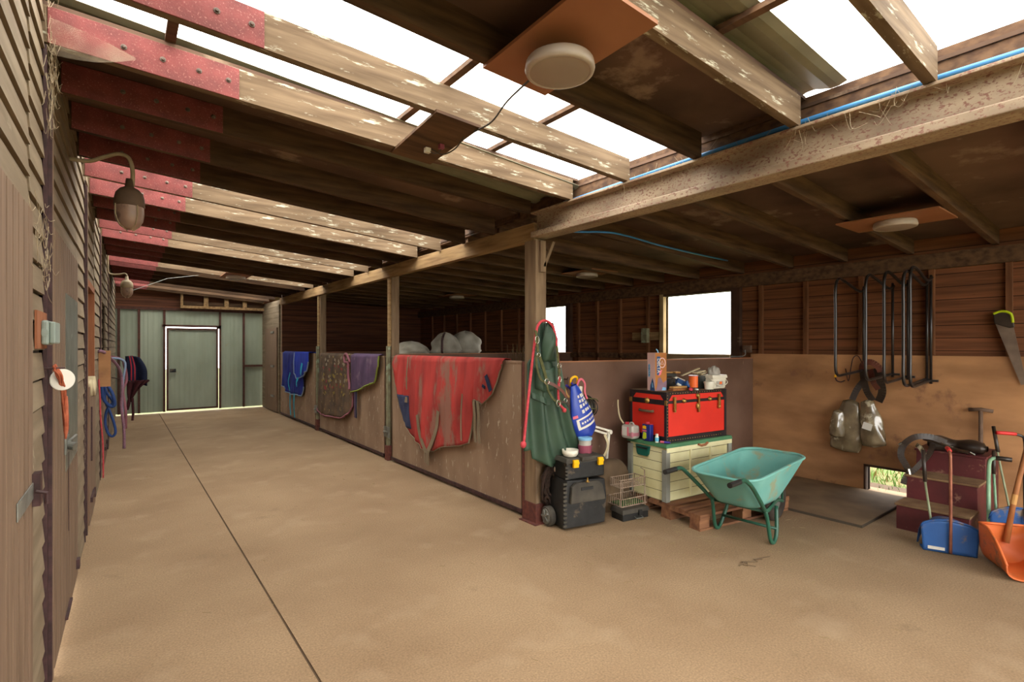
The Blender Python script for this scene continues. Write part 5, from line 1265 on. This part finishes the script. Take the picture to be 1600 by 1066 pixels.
# ================================================================== SCOOPS AND LONG-HANDLED TOOLS
def scoop(label, loc, rz, m, wid, hgt, dep, tilt, parts, name='manure_scoop'):
    """box scoop: back plate at local y=0 facing -y, open towards +y"""
    r = thing(name, label, 'scoop', loc, rz, 'manure scoops')
    q = MB(); Mt = Matrix.Rotation(tilt, 4, 'X')
    n = 24
    def arc(t, k=1.0):          # rim of the back plate: flat foot, rounded top
        x = -wid/2+wid*t; z = hgt*(.72+.28*math.sin(t*PI)**.5); return x, z
    def back(u, v):
        x, z = arc(u); return Mt @ Vector((x*(.92+.08*v), -.02*math.sin(u*PI)*(.5+v*.5), z*v))
    q.grid(back, n, 10)
    def side(u, v):             # the flank sweeping away from the viewer
        x, z = arc(u); p0 = Mt @ Vector((x, -.02*math.sin(u*PI), z)); sh = (abs(u-.5)*2)**3
        return Mt @ Vector((x*(1+.02*v), dep*v, z*(1-.45*v*sh)-.02*v*math.sin(u*PI)-hgt*.55*v*v*sh))
    q.grid(side, n, 8)
    def foot(u, v): return Mt @ Vector(((-wid/2+wid*u)*(.92+.06*v), dep*v, 0.0))
    q.grid(foot, 8, 4)
    q.build('scoop_pan', X[m], r, local=True, smooth=True, solid=.006)
    q = MB(); q.tube([Mt @ Vector((arc(i/24)[0], -.02*math.sin(i/24*PI)-.004, arc(i/24)[1])) for i in range(25)], .007, 6); q.build('rim', X[m], r, local=True, smooth=True)
    return r
r = scoop('blue plastic manure scoop in front of the maroon steps, rusty tube handle with red grip', (4.93, 1.085, .004), -1.20, 'blueplastic', .34, .245, .20, -.05, None)
q = MB(); q.tube(curve([(0,-.035,.01),(0,-.04,.25),(0,-.035,.5),(.0,-.03,.70),(.0,-.015,.745),(0,.02,.765)], 5), .0105, 8); q.build('handle_tube', X['rusttube'], r, local=True, smooth=True)
q = MB(); q.tube(curve([(0,.005,.762),(0,.04,.768),(0,.10,.770)], 3), .0145, 10); q.build('red_grip', X['redgrip'], r, local=True, smooth=True)
q = MB(); q.obox((-.08, -.012, .028), (.10, .006, .022)); q.build('white_label', X['whiteprint'], r, local=True)
r = scoop('blue plastic manure scoop at the right picture edge behind the orange scoop', (5.34, .76, .03), -1.25, 'blueplastic', .34, .31, .2, -.12, None)
q = MB(); q.tube([(0.02,-.03,.02),(0.02,-.02,.26)], .0105, 8); q.build('handle_socket', X['rusttube'], r, local=True, smooth=True)
q = MB(); q.tube(curve([(.02,-.02,.20),(.03,.06,.5),(.05,.16,.78),(.03,.18,.83),(-.05,.14,.845)], 5), .010, 8); q.build('handle_tube', X['rack'], r, local=True, smooth=True)
q = MB(); q.tube(curve([(-.0,.17,.842),(-.05,.14,.847),(-.12,.11,.85)], 3), .014, 10); q.build('red_grip', X['redgrip'], r, local=True, smooth=True)

# orange scoop: a deep pan with its mouth towards the camera
r = thing('manure_scoop', 'orange plastic scoop with a wooden handle at the right picture edge', 'scoop', (4.879, .70, 0), -.92, 'manure scoops')
def pan(u, v):
    # u sweeps the U-shaped cross-section, v runs from the mouth to the closed end
    a = PI*(u*1.0); hw = .165*(1-.12*v)
    x = -hw*math.cos(a)*1.0
    x = math.copysign(abs(math.cos(a))**.55, -math.cos(a))*hw
    zt = .27*(.35+.65*math.sin(min(1, v*1.25)*PI/2)) 
    z = .012+zt*(1-abs(math.sin(a))**.55)
    return (x, -.17+.34*v, z)
q = MB(); V = q.grid(pan, 34, 18)
n = 34
q.bm.faces.new([V[i][17] for i in range(n)])
q.build('scoop_pan', X['orangeplastic'], r, local=True, smooth=True, solid=.007)
q = MB(); q.tube([pan(0, j/17) for j in range(18)][:]+[( -.145+.29*t, .17, .282) for t in (.0,.25,.5,.75,1)]+[pan(1, 1-j/17) for j in range(18)], .009, 6); q.build('rim', X['orangeplastic'], r, local=True, smooth=True)
q = MB(); q.tube([(0,.145,.16),(.06,.165,.48),(.17,.19,.95)], [.019,.016,.015], 10); q.build('wooden_handle', X['handlewood'], r, local=True, smooth=True)
q = MB(); q.tube([(.05,.162,.43),(.065,.167,.50)], .0175, 10); q.build('pale_wrap', X['tan'], r, local=True)

def stick(name, label, cat, segs, grp='long-handled tools by the steps'):
    base = segs[0][1][0]
    r = thing(name, label, cat, (base[0], base[1], 0), 0, grp)
    for nm, pts, rad, m in segs: 
        q = MB(); q.tube(curve(pts, 4) if len(pts) > 2 else pts, rad, 8); q.build(nm, X[m], r, smooth=True)
stick('hand_fork', 'pale green handled fork with dark grip leaning at the left front of the steps', 'tool', [('handle_tube', [(5.10,1.22,.03),(5.20,1.30,.45)], .009, 'palegreen'), ('dark_grip', [(5.20,1.30,.45),(5.25,1.325,.70)], .014, 'leather')])
stick('bent_rake', 'mint green bent-top tool leaning at the right side of the steps', 'tool', [('handle_tube', [(5.30,.93,.02),(5.42,.955,.40),(5.44,.955,.62),(5.45,.94,.665),(5.46,.91,.675)], .0135, 'mint'), ('dark_grip', [(5.46,.92,.675),(5.48,.83,.672)], .018, 'leather')])
stick('thin_rake', 'slim teal handled tool just right of the mint green bent tool', 'tool', [('handle_tube', [(5.42,.90,.02),(5.60,.955,.52)], .009, 'mint'), ('dark_grip', [(5.60,.955,.52),(5.66,.965,.70)], .013, 'leather')])
stick('leaning_fork', 'pale green tube tool with a long dark grip leaning on the plywood beside the steps', 'tool', [('handle_tube', [(5.58,.82,.02),(5.85,.965,.60),(5.87,.975,.66)], .008, 'palegreen'), ('dark_grip', [(5.87,.975,.66),(5.97,1.02,.86)], .014, 'leather')])
r = thing('garden_fork', 'old wooden T-handled fork standing behind the maroon steps', 'fork', (6.31, 1.17, 0), 0, 'long-handled tools by the steps')
q = MB(); q.tube([(6.335,1.17,.0),(6.335,1.17,.955)], .017, 10); q.build('wooden_shaft', X['greyhandle'], r, smooth=True)
q = MB(); q.tube([(6.335,1.255,.955),(6.335,1.17,.965),(6.335,1.085,.955)], .017, 10); q.build('t_handle', X['greyhandle'], r, smooth=True)

# ================================================================== ON THE RIGHT WALL
names = ['leftmost', 'second from the left', 'middle', 'second from the right', 'rightmost']
for i, (y, xf, zt, zb) in enumerate(((2.13, 5.66, 2.19, 1.26), (1.87, 5.66, 2.20, 1.23), (1.74, 5.72, 2.22, 1.21), (1.585, 5.70, 2.21, 1.19), (1.555, 5.78, 2.25, 1.18))):
    r = thing('tube_rack', 'black steel tube loop, %s of the five on the wall' % names[i], 'rack', (6.37, y, zb), 0, 'nested black tube racks')
    xr = 6.355
    q = MB(); q.tube(curve([(xr, y-.02, zt-.03), (xr-.12, y-.01, zt-.06), (xf+.22, y, zt+.02), (xf+.07, y, zt+.03), (xf, y, zt-.06), (xf, y, zt-.3), (xf, y, zb+.3), (xf, y, zb+.07), (xf+.06, y, zb), (xf+.2, y, zb), (xr, y, zb+.03)], 6), .0135, 10); q.build('front_loop', X['rack'], r, smooth=True)
    q = MB(); q.tube([(xr, y-.012, zb+.0), (xr, y-.012, zt+.0)], .0125, 8); q.build('rear_upright', X['rack'], r, smooth=True)
    q = MB(); q.bar((xr, y-.03 if i == 3 else y-.07, zb+.03), (xr, y-.01+.025*(i!=4), zb+.03), .022, .022); q.build('foot_bar', X['rack'], r)
# wrapped boots hanging from a hook
def pouch(r, c, w, h, d, name, m, ang=0, seed=0, pinch=.35):
    def fn(u, v):
        a = u*2*PI; k = (pinch+(1-pinch)*math.sin(min(1, v*1.35)*PI/2))*(1 if v < .93 else max(.05, math.sqrt(max(0, 1-((v-.93)/.07)**2))))
        if v == 0: k = .05
        n = 1+.22*noise.noise((math.cos(a)*1.7+seed, math.sin(a)*1.7, v*3.3))
        y = w/2*k*n*math.cos(a); z = -h*v; x = -d/2*k*n*math.sin(a)
        yr = y*math.cos(ang)-z*math.sin(ang); zr_ = y*math.sin(ang)+z*math.cos(ang)
        return (c[0]+x, c[1]+yr, c[2]+zr_)
    q = MB(); q.grid(fn, 30, 22, closeu=True); return q.build(name, X[m], r, smooth=True)
r = thing('wrapped_boots', 'khaki travel boots in shiny clear plastic hanging below the tube racks', 'boots', (6.3, 2.17, 1.15), 0)
pouch(r, (6.27, 2.20, .98), .30, .58, .14, 'wrapped_boot', 'polybag', .12, 3, .5)
pouch(r, (6.21, 2.31, .86), .14, .30, .12, 'wrapped_boot', 'polybag', .05, 7, .6)
pouch(r, (6.24, 2.05, .99), .22, .50, .13, 'wrapped_boot', 'polybag', -.14, 9, .5)
q = MB(); q.obox((6.155, 2.02, .72), (.004, .085, .07), (.25,0,0)); q.build('paper_label', X['whiteprint'], r)
ribbon([(6.30, 2.07, 1.22), (6.25, 2.14, 1.10), (6.22, 2.18, .98)], .06, .008, 'strap', 'leather', r)
r = thing('bridle', 'brown leather bridle bundle hanging on the plywood under the tube racks', 'bridle', (6.36, 2.0, 1.3))
for pts, wd, m in (([(6.36,2.14,1.28),(6.30,2.10,1.36),(6.28,2.02,1.38),(6.30,1.95,1.30),(6.32,1.96,1.16)], .06, 'brownleather'), ([(6.33,2.12,1.30),(6.27,2.09,1.20),(6.26,2.06,1.08),(6.30,2.02,.98)], .06, 'leather'),
                   ([(6.34,1.99,1.32),(6.28,1.95,1.22),(6.29,1.93,1.08),(6.32,1.97,.97)], .07, 'leather'), ([(6.34,2.05,1.30),(6.26,2.0,1.18),(6.28,1.96,1.10)], .05, 'brownleather')):
    ribbon(pts, wd, .012, 'leather_strap', m, r)
q = MB(); q.tube(curve([(6.375,2.30,1.30),(6.34,2.26,1.17),(6.35,2.24,1.30),(6.36,2.22,1.42),(6.36,2.17,1.44),(6.36,2.12,1.32),(6.37,2.09,1.20)], 5), .005, 6); tag(q.build('wire_loop', X['stanch'], smooth=True), 'bent wire loop on the plywood left of the bridle', 'wire')
r = thing('wall_hook', 'steel hook with a yellow tip on the plywood under the left tube loop', 'hook', (6.38, 2.33, 1.2))
q = MB(); q.tube(curve([(6.38,2.31,1.17),(6.33,2.33,1.155),(6.30,2.36,1.17),(6.29,2.37,1.21)], 4), .007, 6); q.build('hook', X['stanch'], r); q = MB(); q.tube([(6.29,2.37,1.205),(6.29,2.372,1.235)], .011, 8); q.build('yellow_tip', X['yellow'], r)
# hand saw
r = thing('hand_saw', 'hand saw with a lime green handle hanging on the right wall stud', 'saw', (6.38, 1.05, 1.86), 0)
q = MB(); q.prism([(1.075,1.77),(.97,1.735),(.865,1.205),(.845,1.21),(.84,1.235)] if False else [(1.085,1.79),(.955,1.735),(.868,1.215),(.905,1.205)], 'x', 6.355, 6.358); q.build('blade', X['saw'], r)
q = MB(); q.prism([(1.09,1.85),(1.03,1.875),(.965,1.85),(.945,1.72),(.975,1.71),(1.08,1.755)], 'x', 6.345, 6.37); q.build('handle', X['leather'], r, bevel=.006)
q = MB(); q.tube(curve([(6.343,1.085,1.845),(6.343,1.03,1.865),(6.343,.97,1.84),(6.343,.955,1.76)], 4), .011, 8); q.build('lime_grip', X['lime'], r, smooth=True)
# boards and boxes by the near window
r = thing('electrical_box', 'small olive electrical box on a pale board left of the nearer window', 'electrical box', (6.4, 4.95, 1.7))
q = MB(); q.box(6.385, 6.41, 4.78, 5.28, 1.64, 1.76); q.build('backing_board', X['tbeam'], r)
q = MB(); q.box(6.32, 6.385, 4.95, 5.06, 1.60, 1.82); q.build('box_body', X['green_steel'], r, bevel=.006)
r = thing('socket_box', 'small dusty grey socket box at the right corner of the nearer window', 'socket', (6.38, 3.36, 1.5))
q = MB(); q.box(6.34, 6.385, 3.36, 3.46, 1.47, 1.56); q.build('box_body', X['greyhandle'], r, bevel=.004); q = MB(); q.lathe([(0,0),(.02,0),(.02,.02),(0,.02)], (6.36, 3.52, 1.60), 12); q.lathe([(0,0),(.02,0),(.02,.02),(0,.02)], (6.36, 3.52, 1.645), 12); q.build('cable_gland', X['greyhandle'], r)
q = MB(); q.tube(curve([(6.2, 3.38, 1.42), (6.0, 3.42, 1.425), (6.25, 3.39, 1.43), (6.33, 3.42, 1.50)]), .006, 6); tag(q.build('grey_cable', X['galv']), 'short pale cable from the socket box along the partition top', 'cable')
q = MB(); rn = random.Random(8)
for i in range(60):
    a = Vector((3.35+rn.gauss(0,.12), 3.66+rn.uniform(0,.1), 1.42)); 
for i in range(50):
    x = 5.05+rn.gauss(.0,.14); y = 6.3+rn.uniform(-.1,.1); q.tube([(x, y, 0), (x+rn.uniform(-.12,.12), y, 1.45+rn.uniform(0,.14))], .004, 4)
o = q.build('hay_bundle', X['bale']); tag(o, 'tuft of dark hay poking above the brown partition', 'hay', None, 'stuff')

# ================================================================== ON THE LEFT WALL
r = thing('switch_socket', 'grey weatherproof socket on a small brown board beside the nearest door', 'socket', (-.24, 2.9, 1.58))
q = MB(lw); q.box(.0, .022, 2.70, 2.98, 1.54, 1.69); q.build('backing_board', X['jamb'], r)
q = MB(lw); q.box(.022, .055, 2.80, 2.96, 1.555, 1.655); q.build('box_body', X['socket'], r, bevel=.008)
q = MB(lw); q.box(.055, .075, 2.81, 2.97, 1.56, 1.65); q.build('hinged_cover', X['socket'], r, bevel=.006)
q = MB(lw); q.lathe([(0,0),(.016,0),(.016,.003),(0,.004)], (.04, 2.80, 1.605), 16, M=Matrix.Rotation(PI/2,4,'X')); q.build('knockout', X['socket'], r)
r = thing('twine_hank', 'frayed orange twine knotted on a nail beside the nearest door', 'twine', (-.2, 3.0, 1.42))
q = MB(lw); rn = random.Random(4)
for i in range(9): q.tube(curve([(.055,2.98+rn.uniform(-.03,.03),1.455+rn.uniform(-.01,.02)), (.07+rn.uniform(-.01,.012),3.02+rn.uniform(-.03,.03),1.42), (.075+rn.uniform(-.006,.01),3.06,1.36), (.078+rn.uniform(-.006,.01),3.10,1.30+rn.uniform(-.02,.02)), (.08,3.13,1.24+rn.uniform(-.06,.02))], 4), .005, 5)
q.tube(curve([(.078,3.10,1.32),(.08,3.14,1.2),(.078,3.16,1.12)], 4), [.012,.013,.012,.012,.011,.01,.009,.006,.004], 7)
q.build('frayed_strands', X['twine'], r, smooth=True)
q = MB(lw); q.tube([(.0,2.96,1.455),(.09,2.98,1.455)], .004, 6); q.build('nail', X['stanch'], r)
q = MB(lw); q.lathe([(0,0),(.045,0),(.048,.003),(.045,.006),(0,.006)], (.075, 3.05, 1.40), 26, M=Matrix.Rotation(PI/2,4,'X') @ Matrix.Rotation(.5,4,'Y')); tag(q.build('white_disc', X['whiteprint'], smooth=False), 'round white disc hanging on the orange twine by the nearest door', 'disc')
r = thing('hanging_chain', 'rusty chain hanging beside the second stanchion of the left wall', 'chain', (-.2, 5.2, 1.4))
q = MB(lw)
for i in range(34):
    z = 1.47-.024*i; a = (i % 2)*PI/2
    q.tube([(.03+.007*math.cos(t)*math.cos(a), 5.1+.007*math.cos(t)*math.sin(a), z+.016*math.sin(t)) for t in [2*PI*j/8 for j in range(8)]], .0035, 4, closed=True)
q.build('chain_links', X['bolt'], r, smooth=True)
r = thing('hanging_board', 'plain brown board jutting from the left wall where the ropes hang', 'board', (-.15, 7.35, 1.3))
q = MB(lw); q.box(.0, .13, 7.3, 7.33, 1.10, 1.50); q.build('board', X['ply'], r); q = MB(lw); q.box(0, .02, 7.33, 7.36, 1.1, 1.5); q.build('batten', X['clad'], r)
q = MB(lw); q.grid(lambda u, v: (-.05+.12*math.sin(v*PI)*.0+.11*v-.02, 5.75+.7*u, 1.22+.03*math.sin(u*8)+(-.10 if v > .75 else 0)*(v-.75)*4), 12, 9)
tag(q.build('feed_sack', X['sack'], smooth=True, solid=.02), 'pale folded sack on top of the half door', 'sack')
def rope(label, pts, rad, m, name='lead_rope', grp='ropes on the left wall'):
    q = MB(lw); q.tube(curve(pts, 6), rad, 7); tag(q.build(name, X[m], smooth=True), label, 'rope', grp)
rope('blue lead rope looped below the brown board on the left wall', [(.05,7.6,1.10),(.09,7.6,1.0),(.14,7.6,.90),(.10,7.6,.84),(.08,7.6,.78),(.07,7.6,.68),(.09,7.6,.56),(.13,7.6,.50),(.165,7.6,.54),(.15,7.6,.66),(.11,7.6,.80),(.07,7.6,.93),(.07,7.6,1.08)], .014, 'blue_rope')
rope('second strand of blue rope knotted under the brown board', [(.04,7.5,1.09),(.06,7.5,.95),(.12,7.5,.86),(.16,7.5,.88),(.14,7.5,1.0),(.10,7.5,1.09)], .018, 'blue_rope')
rope('mauve plaited rope running down beside the brown board', [(.0,7.2,1.49),(.06,7.22,1.49),(.11,7.6,1.42),(.18,8.0,1.30),(.21,8.2,1.18),(.22,8.2,1.0),(.21,8.2,.8),(.23,8.2,.6),(.24,8.2,.45),(.24,8.2,.25)], .017, 'purple_rope')
rope('red and white rope hanging in front of the rugs at the far left', [(.0,8.6,1.42),(.20,8.6,1.38),(.24,8.6,1.28),(.26,8.6,1.1),(.22,8.6,.95),(.25,8.6,.7),(.25,8.6,.45)], .018, 'pink')
rope('pale speckled rope hanging between the mauve rope and the red rope', [(.0,8.4,1.40),(.235,8.4,1.36),(.225,8.4,1.1),(.215,8.4,.85),(.22,8.4,.66)], .014, 'lightblue')
rope('thin dusty red cord trailing down to a hook on the half door', [(.04,6.95,1.20),(.05,6.95,1.0),(.055,6.95,.8),(.07,7.0,.55),(.075,7.0,.35),(.075,7.0,.15)], .007, 'rope_red')

r = thing('hanging_rug', 'navy and maroon rug with red binding hung at the far end of the left wall', 'rug', (.15, 11.6, 1.4))
def hr(u, v):
    z = 1.37-(.42+.10*u)*v; x = .13+.30*u*(.55+.45*math.sin(min(1,v*1.6+.1)*PI/2)); y = 11.6-.05*math.sin(u*9)-.03*math.sin(v*4)
    if u > .5: z -= .06*(u-.5)
    return (x-.02, y, z)
q = MB(); q.grid(hr, 26, 18); q.build('navy_cloth', X['navy_cloth'], r, smooth=True, solid=.03)
q = MB(); q.tube([(hr(.42, i/17)[0], hr(.42, i/17)[1]-.03, hr(.42, i/17)[2]) for i in range(18)], .012, 6); q.tube([(hr(.25, i/17)[0], hr(.25, i/17)[1]-.03, hr(.25, i/17)[2]) for i in range(18)], .010, 6); q.build('red_binding', X['magenta'], r, smooth=True)
r = thing('hanging_rug', 'dark maroon cloth bunched under the navy rug at the far left', 'rug', (.2, 11.5, .9))
def hm(u, v):
    z = .93-.42*v*(1-.75*u)-.28*v*max(0, .35-u); x = .15+.32*u*(1-.45*v); return (x-.02, 11.5-.05*math.sin(u*13+v*2), z)
q = MB(); q.grid(hm, 24, 14); q.build('maroon_cloth', X['maroon_cloth'], r, smooth=True, solid=.03)
q = MB(); q.tube([(-.11,11.5,1.0),(.02,11.5,.97),(.16,11.5,.92)], .008, 6); q.build('peg', X['stanch'], r)
q = MB(); q.tube([(.20,11.45,.62),(.21,11.45,.35),(.2,11.45,.22)], .02, 6); q.build('hanging_strap', X['maroon_cloth'], r)

# ================================================================== FLOOR LITTER, OUTDOOR GRASS
rn = random.Random(21); q = MB()
for i in range(420):
    x, y = rn.uniform(-.1, 5.5), rn.uniform(.8, 9)
    if i > 260: x, y = 3.6+rn.gauss(0,.5), 2.5+rn.gauss(0,.4)
    if x > 4.9 and y < 1.6 or x < LWX(y)+.1: continue
    a = rn.uniform(0, PI); l = rn.uniform(.006,.028)
    q.tube([(x-l*math.cos(a), y-l*math.sin(a), .002), (x+l*math.cos(a), y+l*math.sin(a), .003)], .0009, 3)
o = q.build('straw_litter', X['drygrass']); tag(o, 'fine bits of straw scattered over the concrete floor', 'straw', None, 'stuff')
q = MB(); rn = random.Random(31)
for i in range(5): 
    x, y = 3.62+rn.uniform(-.1,.1), 1.93+rn.uniform(-.06,.06); q.tube(curve([(x,y,.003),(x+rn.uniform(-.06,.06),y+.03,.008),(x+rn.uniform(-.1,.1),y+rn.uniform(-.05,.05),.003)],3), .003, 4)
o = q.build('hay_wisp', X['cover']); tag(o, 'small dark wisp of hay on the floor before the wheelbarrow', 'hay', None, 'stuff')
q = MB(); rn = random.Random(41)
for i in range(2600):
    x, y = 6.5+rn.random()**1.4*3.2, 2.0+rn.uniform(-1.6,1.9); h = rn.uniform(.04,.17); dx, dy = rn.uniform(-.06,.06), rn.uniform(-.06,.06); wd = rn.uniform(.004,.010); an = rn.uniform(0,PI)
    a = (math.cos(an)*wd, math.sin(an)*wd)
    v = [q.bm.verts.new(p) for p in ((x-a[0],y-a[1],-.13),(x+a[0],y+a[1],-.13),(x+dx*.5+a[0]*.7,y+dy*.5+a[1]*.7,-.13+h*.6),(x+dx*.5-a[0]*.7,y+dy*.5-a[1]*.7,-.13+h*.6),(x+dx,y+dy,-.13+h))]
    mi = 1 if rn.random() < .25 else 0
    q.bm.faces.new(v[:4]).material_index = mi; q.bm.faces.new((v[3],v[2],v[4])).material_index = mi
o = q.build('meadow_grass', [X['grass'], X['drygrass']]); tag(o, 'bright green grass growing outside the low hole in the plywood wall', 'grass', None, 'stuff')
q = MB(); q.box(6.48, 6.9, 1.4, 2.5, -.13, -.02); struct(q.build('ground_kerb', X['joint']))
